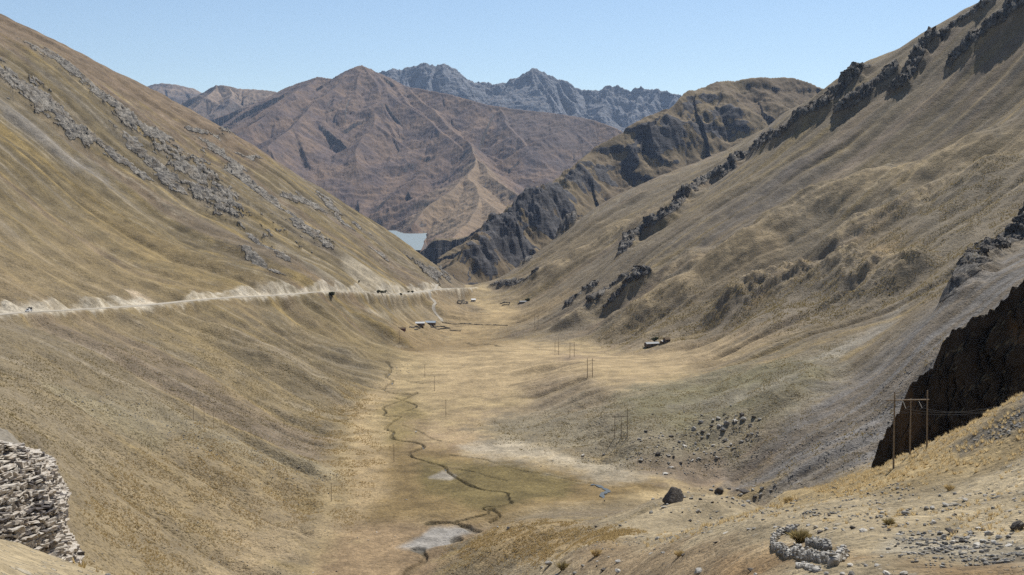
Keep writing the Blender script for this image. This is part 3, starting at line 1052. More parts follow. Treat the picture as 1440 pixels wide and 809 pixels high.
    for pix, zc, fe, st in zones:
        A_ = []
        for u, v in pix:
            aa, tt = direction(u, v)
            i = int(np.clip(np.searchsorted(a, aa), 0, len(a) - 1))
            q = Z[:, i] / y >= tt
            A_.append((aa, math.log(y[int(np.argmax(q))] if q.any() else y[-1]) * KS))
        A_ = np.array(A_)
        sd_ = poly_sd(A, np.log(Y) * KS, A_)
        k_ = sst(fe, -fe, sd_ + fe * n1)[..., None] * st
        C = C * (1 - k_) + zc * k_
    rk = np.maximum(np.clip((sl - rock_gain) * 1.3, 0, .8), band_rock)
    cov = np.stack([0 * rk, 0 * rk, rk], -1)
    return grid_mesh(name, X, Y, Z, {"ground": C.astype(np.float32), "cover": cov.astype(np.float32)}, mat)


rockA, rockB = alb(60, 58, 60), alb(104, 100, 98)
m_hill = mountain_material("brown_hill", 2.2, rockA, rockB)
m_mtn = mountain_material("brown_mountain", 1.0, alb(84, 78, 76), alb(120, 110, 100))
m_jag = mountain_material("bare_rock", .6, alb(90, 92, 98), alb(150, 150, 152), 1.5)

# the dark rocky ridge behind the right slope
mountain("hill",
         [([(600, 408, 2250), (640, 374, 2400), (668, 346, 2550), (700, 318, 2700), (740, 286, 2880), (780, 253, 3030), (820, 224, 3180), (880, 184, 3400), (915, 160, 3500), (945, 137, 3600), (980, 120, 3680), (1010, 112, 3720),
            (1050, 110, 3800), (1090, 106, 3850), (1112, 106, 3850), (1135, 114, 3820), (1165, 126, 3800), (1240, 150, 3700)], .78, 210, .35)],
         (-.16, .52), (1900, 4300), 1300, 520, -330.0, m_hill, alb(132, 114, 84), alb(116, 99, 76), 1.1, 15, 420, 60, 300, terrace=(60, .15),
         bands=[([(690, 362), (715, 340), (740, 322), (780, 298), (820, 264), (850, 250), (880, 234), (905, 214), (935, 196), (960, 186), (1000, 170), (1040, 160), (1060, 168)], 42, 40, 80),
                ([(700, 338), (730, 312), (760, 288), (800, 258), (830, 233)], 24, 30, 60), ([(652, 372), (690, 342), (720, 320), (750, 300), (778, 282)], 34, 36, 70),
                ([(668, 388), (700, 364), (730, 348), (765, 330), (800, 316)], 36, 36, 70), ([(960, 152), (985, 142), (1010, 138)], 12, 14, 40), ([(1000, 190), (1030, 180), (1060, 182)], 14, 16, 40)])


def bed(X, Y):
    a = X / Y
    lake = sst(-.070, -.082, a) * sst(4200, 4600, Y)
    return -330 + lake * 105


mountain("mountain",
         [([(360, 150, 9700), (395, 131, 9600), (420, 118, 9400), (445, 108, 9250), (472, 112, 9150), (490, 100, 9050), (508, 91, 9000), (522, 97, 9000), (545, 107, 8950), (570, 120, 8850), (620, 130, 8650), (700, 149, 8350),
            (770, 158, 8050), (830, 167, 7850), (868, 180, 7650), (940, 215, 7400), (1000, 240, 7300)], .55, 420, .38),
          ([(395, 131, 9600), (360, 160, 9300), (335, 184, 9000), (305, 215, 8700), (280, 250, 8400)], .6, 350, .35),
          ([(508, 91, 9000), (500, 130, 8500), (470, 168, 8100), (440, 215, 7700), (415, 260, 7350), (400, 300, 7000)], .62, 300, .4),
          ([(420, 118, 9400), (400, 165, 8800), (370, 205, 8400), (350, 240, 8100)], .62, 300, .4),
          ([(508, 91, 9000), (545, 140, 8400), (560, 190, 7900), (556, 235, 7450), (548, 285, 7000), (540, 306, 6800)], .65, 280, .4),
          ([(570, 120, 8850), (605, 150, 8300), (640, 185, 7700), (664, 222, 6900), (655, 246, 6500), (622, 272, 6150), (592, 298, 5850), (576, 314, 5650)], .72, 260, .35),
          ([(664, 222, 6900), (690, 246, 6500), (716, 268, 6200), (740, 290, 5900)], .62, 240, .3),
          ([(655, 246, 6500), (668, 276, 6000), (662, 304, 5500), (648, 322, 5150), (632, 338, 4850)], .50, 260, .3),
          ([(668, 276, 6000), (700, 300, 5500), (712, 326, 5000)], .5, 240, .3),
          ([(700, 149, 8350), (730, 190, 7700), (760, 235, 7200), (780, 270, 6900)], .7, 240, .4)],
         (-.30, .22), (4150, 10200), 1250, 620, bed, m_mtn, alb(132, 108, 88), alb(108, 91, 83), 1.1, 12, 900, 60, 400, spurs=(2, 520, 1500, 3000, .36),
         zones=[([(664, 216), (640, 256), (600, 290), (572, 316), (604, 332), (640, 342), (700, 318), (745, 292), (705, 255)], alb(158, 134, 100), .010, .6), ([(700, 152), (780, 158), (868, 180), (840, 225), (760, 240), (700, 200)], alb(104, 92, 88), .012, .6)])  # tan spur zone holds the spur's sunlit brightness in its colour
mountain("rocky_mountain",
         [([(480, 120, 14200), (540, 99, 14000), (560, 94, 14000), (590, 91, 14000), (602, 88, 14000), (627, 88, 14000), (640, 94, 14000), (652, 104, 14000), (662, 113, 14000), (690, 118, 14000), (712, 114, 13900), (728, 106, 13900),
            (744, 95, 13900), (752, 96, 13900), (772, 108, 13900), (790, 113, 13900), (806, 119, 13900), (824, 124, 13900), (842, 126, 13800), (856, 119, 13800), (872, 120, 13800), (884, 126, 13800), (900, 123, 13800),
            (926, 126, 13700), (950, 132, 13600), (1000, 150, 13500), (1060, 170, 13500)], .95, 330, .55),
          ([(744, 95, 13900), (752, 125, 13400), (770, 150, 13000)], .9, 250, .5), ([(615, 88, 14000), (600, 125, 13400), (590, 150, 13000)], .9, 250, .5),
          ([(690, 118, 14000), (700, 140, 13500), (710, 160, 13100)], .9, 250, .5), ([(856, 119, 13800), (850, 150, 13300)], .9, 250, .5), ([(806, 119, 13900), (812, 145, 13400)], .9, 250, .5)],
         (-.20, .26), (11800, 15200), 1100, 330, 250.0, m_jag, alb(118, 112, 108), alb(104, 102, 104), .25, 80, 900, 60, 500, spurs=(1, 330, 700, 1500, .55), jag=(95, 300))
mountain("far_hill",
         [([(170, 130, 14800), (205, 121, 14600), (228, 115, 14500), (246, 118, 14500), (272, 124, 14500), (284, 130, 14500), (300, 142, 14500)], .6, 400, .3),
          ([(240, 150, 11400), (268, 139, 11300), (290, 128, 11200), (309, 119, 11100), (330, 120, 11100), (352, 125, 11100), (378, 127, 11000), (400, 132, 11000), (430, 150, 11000)], .62, 320, .4),
          ([(309, 119, 11100), (300, 150, 10600), (290, 180, 10200)], .62, 300, .4), ([(352, 125, 11100), (345, 150, 10700), (330, 175, 10300)], .62, 300, .4)],
         (-.42, -.16), (9900, 15500), 600, 330, 100.0, m_mtn, alb(150, 128, 106), alb(112, 98, 88), .95, 30, 800, 70, 600, spurs=(2, 450, 900, 1800, .4))


def flat_mesh(name, verts, faces, mat, kind=None):
    me = bpy.data.meshes.new(name)
    me.from_pydata([tuple(v) for v in verts], [], faces)
    me.update()
    o = bpy.data.objects.new(name, me)
    COL.objects.link(o)
    if mat:
        me.materials.append(mat)
    if kind:
        o["kind"] = kind
    return o


def simple(name, col, rough=.9, var=.25, scale=6.0, bump=0.0, col2=None, spec=.2, metallic=0.0):
    m = bpy.data.materials.new(name)
    n = N(m)
    col = np.asarray(col, float)
    c2 = np.asarray(col2, float) if col2 is not None else col * (1 + var)
    c1 = col if col2 is not None else col * (1 - var)
    f = n.noise(scale, 5, .62)
    n.l(n.mix(n.ramp(f, .3, .7), c1, c2), n.b.inputs['Base Color'])
    n.b.inputs['Roughness'].default_value = rough
    n.b.inputs['Specular IOR Level'].default_value = spec
    n.b.inputs['Metallic'].default_value = metallic
    if bump:
        n.l(n.bump(f, .7, bump), n.b.inputs['Normal'])
    return m


S_ = 19000
flat_mesh("ground", [(-S_, -3000, -342), (S_, -3000, -342), (S_, S_, -342), (-S_, S_, -342)], [(0, 1, 2, 3)], simple("dry_soil", alb(150, 130, 100), scale=.004), 'structure')


def water_material():
    m = bpy.data.materials.new("lake_water")
    n = N(m)
    n.b.inputs['Base Color'].default_value = (.20, .24, .24, 1)
    n.b.inputs['Roughness'].default_value = .5
    n.b.inputs['Specular IOR Level'].default_value = .3
    n.l(n.bump(n.noise(.05, 6, .7), .5, 2.0), n.b.inputs['Normal'])
    return m


m_lake = water_material()
lk = [at_z(430, 352, -212), at_z(592, 352, -212), at_z(596, 343, -212), at_z(596, 339, -212), at_z(600, 334, -212), at_z(599, 330, -212), at_z(603, 326, -212), at_z(602.5, 321, -212), at_z(599, 318.5, -212), at_z(588, 317.4, -212), at_z(576, 318, -212), at_z(560, 316.6, -212), at_z(520, 316, -212), at_z(430, 314.5, -212)]
flat_mesh("lake", lk, [tuple(range(len(lk)))], m_lake, 'structure')


# ------------------------------------------------------------------ things: helpers
def tag(o, label=None, cat=None, group=None, kind=None):
    if label:
        o["label"] = label
    if cat:
        o["category"] = cat
    if group:
        o["group"] = group
    if kind:
        o["kind"] = kind
    return o


def empty(name, loc, rz=0.0):
    o = bpy.data.objects.new(name, None)
    COL.objects.link(o)
    o.location = loc
    o.rotation_euler = (0, 0, rz)
    return o


class MB:
    """collects shapes for ONE mesh"""

    def __init__(s):
        s.v, s.f = [], []

    def add(s, vs, fs):
        b = len(s.v)
        s.v += [tuple(q) for q in vs]
        s.f += [tuple(b + i for i in f) for f in fs]

    def box(s, c, d, rz=0.0, jit=0.0, taper=1.0):
        vs = []
        for z in (-1, 1):
            for x, y in ((-1, -1), (1, -1), (1, 1), (-1, 1)):
                k = taper if z > 0 else 1
                px, py, pz = x * d[0] / 2 * k, y * d[1] / 2 * k, z * d[2] / 2
                if jit:
                    px += random.uniform(-jit, jit); py += random.uniform(-jit, jit); pz += random.uniform(-jit, jit)
                cx, sx = math.cos(rz), math.sin(rz)
                vs.append((c[0] + px * cx - py * sx, c[1] + px * sx + py * cx, c[2] + pz))
        s.add(vs, [(3, 2, 1, 0), (4, 5, 6, 7), (0, 1, 5, 4), (1, 2, 6, 5), (2, 3, 7, 6), (3, 0, 4, 7)])

    def tube(s, pts, r, n=8, cap=True):
        pts = [Vector(p) for p in pts]
        rs = r if isinstance(r, (list, tuple)) else [r] * len(pts)
        rings = []
        for i, p in enumerate(pts):
            t = (pts[min(i + 1, len(pts) - 1)] - pts[max(i - 1, 0)]).normalized()
            u = t.cross(Vector((0, 0, 1)))
            if u.length < 1e-3:
                u = Vector((1, 0, 0))
            u.normalize()
            w = t.cross(u)
            rings.append([p + (u * math.cos(k * 2 * math.pi / n) + w * math.sin(k * 2 * math.pi / n)) * rs[i] for k in range(n)])
        vs = [q for g in rings for q in g]
        fs = []
        for i in range(len(pts) - 1):
            for k in range(n):
                fs.append((i * n + k, i * n + (k + 1) % n, (i + 1) * n + (k + 1) % n, (i + 1) * n + k))
        if cap:
            fs += [tuple(range(n))[::-1], tuple((len(pts) - 1) * n + k for k in range(n))]
        s.add(vs, fs)

    def build(s, name, mat, parent=None, smooth=False, kind=None):
        me = bpy.data.meshes.new(name)
        me.from_pydata(s.v, [], s.f)
        if smooth:
            me.polygons.foreach_set("use_smooth", np.ones(len(me.polygons), bool))
        me.update()
        if mat:
            me.materials.append(mat)
        o = bpy.data.objects.new(name, me)
        COL.objects.link(o)
        if parent:
            o.parent = parent
        if kind:
            o["kind"] = kind
        return o


import bmesh


def rock_shape(seed, n=18, sub=0, squash=(1, .85, .7)):
    """one angular rock, about 1 unit wide: hull of random points, edges worn"""
    r = random.Random(seed)
    bm = bmesh.new()
    for _ in range(n):
        v = Vector((r.gauss(0, 1), r.gauss(0, 1), r.gauss(0, 1))).normalized() * r.uniform(.78, 1.0) * .5
        bm.verts.new((v.x * squash[0], v.y * squash[1], v.z * squash[2]))
    bmesh.ops.convex_hull(bm, input=bm.verts)
    for v in [v for v in bm.verts if not v.link_faces]:
        bm.verts.remove(v)
    if sub:
        bmesh.ops.bevel(bm, geom=list(bm.edges), offset=.035, segments=1, affect='EDGES', profile=.5)
        bmesh.ops.triangulate(bm, faces=bm.faces)
        for _ in range(sub):
            bmesh.ops.subdivide_edges(bm, edges=bm.edges, cuts=1, use_grid_fill=True)
        for v in bm.verts:
            p = v.co
            q = float(fbm(np.array(p.x * 4.0 + seed), np.array(p.y * 4.0 + p.z * 5.0), 3, seed % 50))
            v.co = p * (1 + .09 * q)
    vs = [tuple(v.co) for v in bm.verts]
    bm.verts.index_update()
    fs = [tuple(v.index for v in f.verts) for f in bm.faces]
    bm.free()
    return vs, fs


def rock_material(name, a, b, lichen=None, sc=1.0):
    m = bpy.data.materials.new(name)
    n = N(m)
    info = n.n("ShaderNodeObjectInfo")
    geo = n.n("ShaderNodeNewGeometry")
    f = n.noise(2.2 * sc, 7, .65, geo.outputs['Position'])
    c0 = n.mix(n.ramp(f, .3, .7), a, b)
    k = n.ramp(info.outputs['Random'], 0, 1, .75, 1.25)
    vc = n.n("ShaderNodeCombineColor")
    for i in range(3):
        n.l(k, vc.inputs[i])
    c0 = n.mix(1, c0, vc.outputs[0], 'MULTIPLY')
    g = n.noise(5 * sc, 4, .6, geo.outputs['Position'])
    c0 = n.mix(n.ramp(g, .56, .62, 0, .55), c0, lichen if lichen is not None else alb(205, 198, 182))
    n.l(c0, n.b.inputs['Base Color'])
    n.l(n.bump(f, .9, .18 / sc), n.b.inputs['Normal'])
    return m


m_pale_rock = rock_material("pale_rock", alb(170, 164, 152), alb(216, 208, 194))
m_grey_rock = rock_material("grey_rock", alb(132, 128, 120), alb(188, 182, 172))
m_dark_rock = rock_material("dark_rock", alb(72, 68, 64), alb(112, 104, 96), alb(150, 142, 128), .5)

ROCKS = {}
for mk, mat in (("pale", m_pale_rock), ("grey", m_grey_rock), ("dark", m_dark_rock)):
    ROCKS[mk] = []
    for i in range(7):
        vs, fs = rock_shape(100 + i + len(mk) * 31 + ord(mk[0]), 13 + i * 2, 1 if mk != "dark" else 2, (1, .8 + .05 * (i % 4), .55 + .06 * (i % 5)))
        me = bpy.data.meshes.new("boulder")
        me.from_pydata(vs, [], fs)
        me.update()
        me.materials.append(mat)
        ROCKS[mk].append(me)


def boulder(u, v, px, kind="grey", label=None, group=None, h=1.0, var=None, rz=None, tilt=0.0):
    p = ground_at(u, v)
    w = px / FPX * p.y * 1.08
    me = ROCKS[kind][random.randrange(7) if var is None else var]
    o = bpy.data.objects.new("boulder", me)
    COL.objects.link(o)
    o.scale = (w, w * random.uniform(.8, 1.1), w * h * random.uniform(.85, 1.1))
    o.rotation_euler = (tilt + random.uniform(-.25, .25), random.uniform(-.25, .25), random.uniform(0, 6.28) if rz is None else rz)
    zmin = 0.26 * o.scale[2]
    o.location = (p.x, p.y, p.z + zmin * .62)
    tag(o, label, "boulder", group)
    return o


# ------------------------------------------------------------------ boulders
boulder(947, 705, 38, "dark", "largest dark boulder, black faced, on the tan slope at the edge of the meadow", h=1.15, var=3, rz=.4)
boulder(1011, 694, 20, "dark", "second dark boulder, half the size of the big black one and just to its right", h=1.05, var=1, rz=1.0)
boulder(1048, 692, 22, "dark", "low flat dark boulder in the rubble beyond the second dark boulder", h=.45, var=5)
boulder(1336, 751, 22, "dark", "black shaded block at the back of the rubble patch at lower right", h=.9, var=2)
boulder(1431, 744, 28, "dark", "dark flat topped boulder cut by the right edge of the photo", h=.8, var=4)
boulder(908, 606, 12, "pale", "white flat slab topmost left on the rockfall fan, nearest the three pole frame", h=.5, var=0)
boulder(925, 640, 10, "dark", "dark squarish block low on the left of the rockfall fan", h=1.0, var=6)
boulder(936, 667, 11, "pale", "white topped boulder at the bottom of the fan on the meadow edge", h=.7, var=2)
boulder(976, 605, 10, "grey", "tall grey boulder left of centre in the rockfall cluster", h=1.1, var=3)
boulder(985, 594, 10, "grey", "wide dark fronted boulder at the upper left of the rockfall cluster", h=.7, var=4)
boulder(1010, 589, 8, "pale", "brightest white boulder in the upper middle of the rockfall cluster", h=1.0, var=5)
boulder(1060, 587, 9, "dark", "dark boulder at the far right of the rockfall cluster", h=.7, var=1)
boulder(981, 807, 20, "grey", "pale pointed boulder at the bottom edge of the photo left of the stone enclosure", h=.9, var=2)
boulder(1273, 724, 15, "grey", "grey boulder with a shaded notch on the grass slope right of centre", h=.95, var=5)
boulder(1373, 769, 17, "pale", "rounded pale boulder in front of the rubble patch at lower right", h=.85, var=6)
boulder(772, 795, 14, "pale", "pale upright boulder near the bottom edge below the tussock patch", h=1.1, var=1)
boulder(1020, 750, 13, "pale", "long flat white rock on the slope above the stone enclosure", h=.4, var=0)
boulder(1391, 752, 15, "grey", "blue grey boulder at the top of the rubble patch at lower right", h=.8, var=3)
boulder(1330, 711, 15, "pale", "long pale rock in the stone row under the grass band", h=.55, var=2)
boulder(1121, 740, 12, "dark", "dark triangular stone just behind the stone enclosure", h=.8, var=0)
boulder(869, 791, 11, "grey", "dark fronted round rock on the stony slope below the tussock patch", h=.8, var=5)
boulder(870, 805, 13, "pale", "pale low rock at the bottom edge right of the tussock patch", h=.6, var=4)

FAN = [(899, 618, 6), (944, 614, 7, 'dark'), (932, 614, 5), (955, 622, 6), (963, 628, 7), (996, 612, 7), (1003, 592, 7), (1001, 600, 7, 'dark'), (1011, 600, 7), (1017, 606, 9), (1022, 597, 9), (1034, 593, 8), (1043, 585, 8, 'dark'),
       (1045, 591, 9, 'pale'), (1020, 621, 7, 'dark'), (1003, 627, 7, 'pale'), (1028, 625, 5), (989, 608, 8, 'dark'), (901, 648, 8, 'pale'), (944, 658, 7, 'pale'), (958, 652, 6, 'dark'), (1007, 645, 8), (973, 648, 6), (984, 645, 7, 'pale'),
       (948, 643, 6, 'dark'), (941, 642, 5), (934, 629, 5, 'pale'), (911, 630, 4), (1055, 599, 6, 'dark'), (1068, 590, 6), (1052, 613, 7, 'dark'), (1058, 611, 6), (1042, 622, 6), (1013, 632, 5), (1024, 629, 5), (990, 636, 5), (982, 632, 4),
       (1019, 583, 5), (978, 584, 3), (1028, 571, 4), (820, 642, 7), (849, 640, 5), (838, 630, 3), (918, 583, 4, 'dark')]
for f in FAN:
    boulder(f[0], f[1], f[2] * 1.18, f[3] if len(f) > 3 else random.choice(["grey", "pale"]), "one of the angular grey rocks scattered over the green rockfall fan", "rocks scattered over the rockfall fan", h=random.uniform(.6, 1.0))
for k in range(64):
    u, v = random.gauss(1000, 45), random.gauss(622, 20)
    if v < 640 + (u - 900) * .05 and u < 1085 - (v - 580) * .6 and v > 570:
        boulder(u, v, random.uniform(2.4, 5), random.choice(["grey", "pale", "grey"]), "one of the angular grey rocks scattered over the green rockfall fan", "rocks scattered over the rockfall fan")
RUB = [(1030, 702, 8), (1042, 697, 9), (1052, 706, 10), (1062, 700, 9, 'dark'), (1070, 696, 8), (1038, 689, 7), (1000, 690, 8), (1003, 684, 9), (1025, 688, 8, 'dark'), (972, 702, 8), (985, 703, 7, 'dark'), (1058, 690, 8), (1072, 688, 9), (1085, 690, 7),
       (1045, 712, 9), (1030, 708, 7), (963, 700, 9), (968, 693, 6), (918, 703, 7), (933, 714, 10, 'pale'), (939, 710, 7), (1002, 707, 7, 'dark'), (1060, 684, 7), (1090, 683, 6), (1022, 700, 6), (990, 698, 7), (978, 712, 5, 'pale')]
for f in RUB:
    boulder(f[0], f[1], f[2], f[3] if len(f) > 3 else "grey", "one of the dark rubble rocks strewn beside the big black boulder", "rubble beside the big black boulder", h=random.uniform(.55, .9))
FORE = [(783, 808, 12, 'pale'), (849, 802, 12, 'dark'), (915, 722, 10), (838, 742, 7, 'dark'), (872, 741, 7), (1007, 764, 10, 'dark'), (961, 782, 10, 'dark'), (925, 759, 9, 'pale'), (933, 779, 11), (915, 779, 11, 'pale'), (989, 750, 9), (982, 720, 9),
        (970, 733, 7, 'dark'), (1015, 729, 7), (960, 721, 5, 'dark'), (944, 721, 5, 'dark'), (856, 784, 5), (839, 797, 5, 'dark'), (820, 797, 8), (808, 807, 8), (840, 790, 5, 'pale'), (1000, 729, 6), (1008, 720, 5), (762, 799, 7), (899, 765, 4), (880, 735, 4),
        (1303, 716, 10), (1312, 715, 10, 'pale'), (1344, 711, 10), (1357, 704, 11, 'pale'), (1342, 725, 8, 'dark'), (1426, 702, 12), (1375, 745, 13, 'pale'), (1312, 736, 11, 'pale'), (1246, 808, 14, 'pale'), (1271, 808, 17, 'pale'), (1136, 740, 10), (1226, 745, 11, 'pale'),
        (1214, 748, 15, 'pale'), (1199, 744, 11, 'dark'), (1175, 744, 9, 'pale'), (1153, 749, 12, 'dark'), (1162, 745, 9), (1147, 743, 9, 'pale'), (1186, 746, 9), (1055, 804, 12, 'dark'), (1062, 809, 9, 'pale'), (1217, 797, 10), (1196, 796, 13, 'pale'), (1233, 796, 10, 'pale'),
        (1143, 803, 15), (1163, 808, 12, 'pale'), (1185, 808, 10), (1198, 809, 13), (1128, 797, 10), (1174, 689, 11, 'dark'), (1108, 706, 6), (1240, 722, 9, 'pale'), (1249, 719, 8, 'pale'), (1385, 698, 9), (1397, 697, 8), (1180, 727, 8), (1166, 726, 7, 'dark'), (1090, 742, 10, 'pale'),
        (1060, 744, 9), (1053, 745, 8), (1115, 712, 5), (1132, 730, 7), (1290, 733, 8, 'pale'), (1420, 720, 7), (1276, 736, 7), (1352, 737, 7)]
for f in FORE:
    boulder(f[0], f[1], f[2], f[3] if len(f) > 3 else "grey", "one of the loose weathered stones lying on the bare tan slope in front", "loose stones on the near slope", h=random.uniform(.55, .95))
HEAP = [(1315, 762, 10, 'dark'), (1417, 768, 17, 'pale'), (1264, 752, 15, 'pale'), (1322, 751, 12), (1328, 757, 12, 'pale'), (1345, 757, 13), (1352, 762, 10, 'dark'), (1360, 757, 11, 'pale'), (1365, 751, 9), (1382, 762, 13), (1398, 765, 11, 'pale'), (1405, 757, 12), (1340, 764, 10, 'pale'),
        (1330, 766, 9), (1300, 751, 9), (1292, 752, 9, 'pale'), (1308, 748, 8), (1284, 753, 8), (1432, 772, 11), (1425, 764, 9, 'pale'), (1370, 776, 8, 'pale'), (1410, 780, 8), (1436, 780, 9), (1350, 776, 7), (1360, 770, 7, 'pale'), (1385, 776, 8), (1344, 749, 9, 'dark'), (1348, 744, 10)]
for f in HEAP:
    boulder(f[0], f[1], f[2], f[3] if len(f) > 3 else "grey", "one of the pale broken rocks heaped in the rubble patch at lower right", "rocks in the rubble patch", h=random.uniform(.6, .95))
FLOORST = [(572, 703, 5), (530, 749, 4), (503, 757, 3), (518, 760, 3), (489, 789, 3), (556, 755, 3), (558, 752, 3), (585, 608, 4), (440, 806, 4), (740, 664, 3, 'dark'), (850, 705, 4, 'dark'), (715, 744, 6), (700, 742, 5), (473, 804, 4, 'dark'), (617, 612, 2)]
for f in FLOORST:
    boulder(f[0], f[1], f[2], f[3] if len(f) > 3 else "pale", "one of the few small white stones lying alone on the flat meadow floor", "lone stones on the meadow floor")


def joined(name, items, mat, kind=None, parent=None):
    """many small shapes as ONE mesh; items = list of (verts array, faces)"""
    V, L, ST = [], [], []
    nb = 0
    for vs, fs in items:
        V.append(vs)
        for f in fs:
            ST.append(len(f))
            L += [i + nb for i in f]
        nb += len(vs)
    V = np.concatenate(V).astype(np.float32)
    me = bpy.data.meshes.new(name)
    me.vertices.add(len(V))
    me.vertices.foreach_set("co", V.ravel())
    me.loops.add(len(L))
    me.loops.foreach_set("vertex_index", np.array(L, np.int32))
    me.polygons.add(len(ST))
    st = np.concatenate([[0], np.cumsum(ST)[:-1]]).astype(np.int32)
    me.polygons.foreach_set("loop_start", st)
    me.update(calc_edges=True)
    me.materials.append(mat)
    o = bpy.data.objects.new(name, me)
    COL.objects.link(o)
    if kind:
        o["kind"] = kind
    if parent:
        o.parent = parent
    return o


SMALL = [rock_shape(900 + i, 9 + i % 4, 0, (1, .85, .65)) for i in range(10)]
SMALL = [(np.array(v), f) for v, f in SMALL]


def placed(shape, loc, sc, rz, tilt=.3):
    v, f = shape
    M = Matrix.Rotation(rz, 3, 'Z') @ Matrix.Rotation(random.uniform(-tilt, tilt), 3, 'X')
    return (v * np.asarray(sc)) @ np.array(M).T + np.asarray(loc), f


def scatter(pix, n, seed, edge=.012):
    """n random ground points inside an outline, even over the ground"""
    P = hits(pix)
    A = np.stack([P[:, 0] / P[:, 1], np.log(P[:, 1]) * KS], 1)
    r = np.random.default_rng(seed)
    out = []
    while len(out) < n:
        x = r.uniform(P[:, 0].min(), P[:, 0].max(), n * 2)
        y = r.uniform(P[:, 1].min(), P[:, 1].max(), n * 2)
        k = poly_sd(x / y, np.log(y) * KS, A) + edge * (fbm(x / 14, y / 14, 3, seed) + r.normal(0, .45, len(x))) < 0
        out += list(zip(x[k], y[k]))
    out = np.array(out[:n])
    return out[:, 0], out[:, 1]


def gravel(items_in):
    items = []
    for pix, n, lo, hi, seed in items_in:
        x, y = scatter(pix, n, seed)
        cl = fbm(x / 9, y / 9, 3, seed)
        z = GZ(x, y)
        for i in range(n):
            if cl[i] < -.12:
                continue
            w = lo + (hi - lo) * random.random() ** 3
            items.append(placed(SMALL[i % 10], (x[i], y[i], z[i] + w * .12), (w, w, w * .8), random.uniform(0, 6.28)))
    return items


it = gravel([
    ([(1230, 785), (1262, 752), (1440, 745), (1440, 809), (1340, 800)], 1300, .06, .62, 1),
    ([(740, 809), (860, 770), (1000, 735), (1150, 700), (1300, 690), (1440, 690), (1440, 809)], 5200, .07, .75, 2),
    ([(920, 690), (1010, 680), (1100, 680), (1120, 700), (1040, 725), (930, 715)], 1000, .3, 1.3, 3),
    ([(880, 640), (960, 600), (1060, 585), (1060, 620), (1010, 650), (930, 665)], 1500, .4, 1.8, 4),
    ([(1040, 670), (1150, 600), (1300, 500), (1440, 410), (1440, 500), (1200, 670), (1100, 680)], 3500, .4, 1.5, 5),
    ([(700, 625), (860, 575), (960, 590), (900, 655), (800, 640)], 900, .4, 1.2, 6),
    ([(130, 700), (330, 690), (480, 740), (420, 800), (130, 809)], 1500, .25, .9, 7),
    ([(60, 540), (160, 550), (480, 665), (470, 690), (300, 640), (90, 560)], 1300, .4, 1.3, 8),
    ([(540, 508), (570, 505), (590, 515), (560, 545), (540, 535)], 260, .4, 1.4, 9),
    ([(1330, 630), (1400, 592), (1440, 575), (1440, 600), (1390, 622)], 500, .2, 1.0, 10),
    ([(130, 470), (420, 440), (560, 560), (480, 660), (130, 620)], 1500, .3, 1.0, 11),
])
tag(joined("gravel", it, m_grey_rock, "stuff"), "loose grey gravel and small stones spread over the slopes", "gravel")


# ------------------------------------------------------------------ grass
def tuft_material(name, cols):
    m = bpy.data.materials.new(name)
    n = N(m)
    geo = n.n("ShaderNodeNewGeometry")
    f = geo.outputs['Random Per Island']
    c0 = n.mix(n.ramp(f, .0, .5), cols[0], cols[1])
    c0 = n.mix(n.ramp(f, .5, 1.0), c0, cols[2])
    n.l(c0, n.b.inputs['Base Color'])
    n.b.inputs['Roughness'].default_value = .8
    tr = n.n("ShaderNodeBsdfTranslucent")
    n.l(c0, tr.inputs[0])
    mx = n.n("ShaderNodeMixShader")
    mx.inputs[0].default_value = .5
    n.l(n.b.outputs[0], mx.inputs[1])
    n.l(tr.outputs[0], mx.inputs[2])
    n.l(mx.outputs[0], n.out.inputs[0])
    return m


m_straw = tuft_material("straw_grass", (alb(178, 154, 104, 1), alb(204, 180, 132, 1), alb(216, 196, 152, 1)))
m_gold = tuft_material("golden_grass", (alb(152, 130, 84, 1), alb(178, 152, 100, 1), alb(196, 174, 124, 1)))
m_olive = tuft_material("olive_grass", (alb(112, 102, 64, 1), alb(138, 122, 78, 1), alb(168, 146, 98, 1)))


def tufts(x, y, size, blades, seed, spread=.55, lift=1.0, z=None):
    """leaf-blade tufts as flat arrays: each blade one slim triangle"""
    r = np.random.default_rng(seed)
    n = len(x)
    z = GZ(x, y) - .03 if z is None else z
    s = size * r.uniform(.55, 1.25, n)
    th = r.uniform(0, 2 * np.pi, (n, blades))
    ph = r.uniform(.05, 1.0, (n, blades)) * spread * 1.25
    L = s[:, None] * r.uniform(.65, 1.1, (n, blades)) * lift
    w = s[:, None] * r.uniform(.07, .13, (n, blades)) * (12.0 / blades) ** .6
    bx = x[:, None] + np.cos(th) * s[:, None] * .18
    by = y[:, None] + np.sin(th) * s[:, None] * .18
    bz = np.repeat(z[:, None], blades, 1)
    tx = bx + np.cos(th) * np.sin(ph) * L
    ty = by + np.sin(th) * np.sin(ph) * L
    tz = bz + np.cos(ph) * L
    px, py = -np.sin(th + r.uniform(-1, 1, th.shape)), np.cos(th)
    v = np.stack([np.stack([bx - px * w, by - py * w, bz], -1), np.stack([bx + px * w, by + py * w, bz], -1), np.stack([tx, ty, tz], -1)], 2)
    return v.reshape(-1, 3)


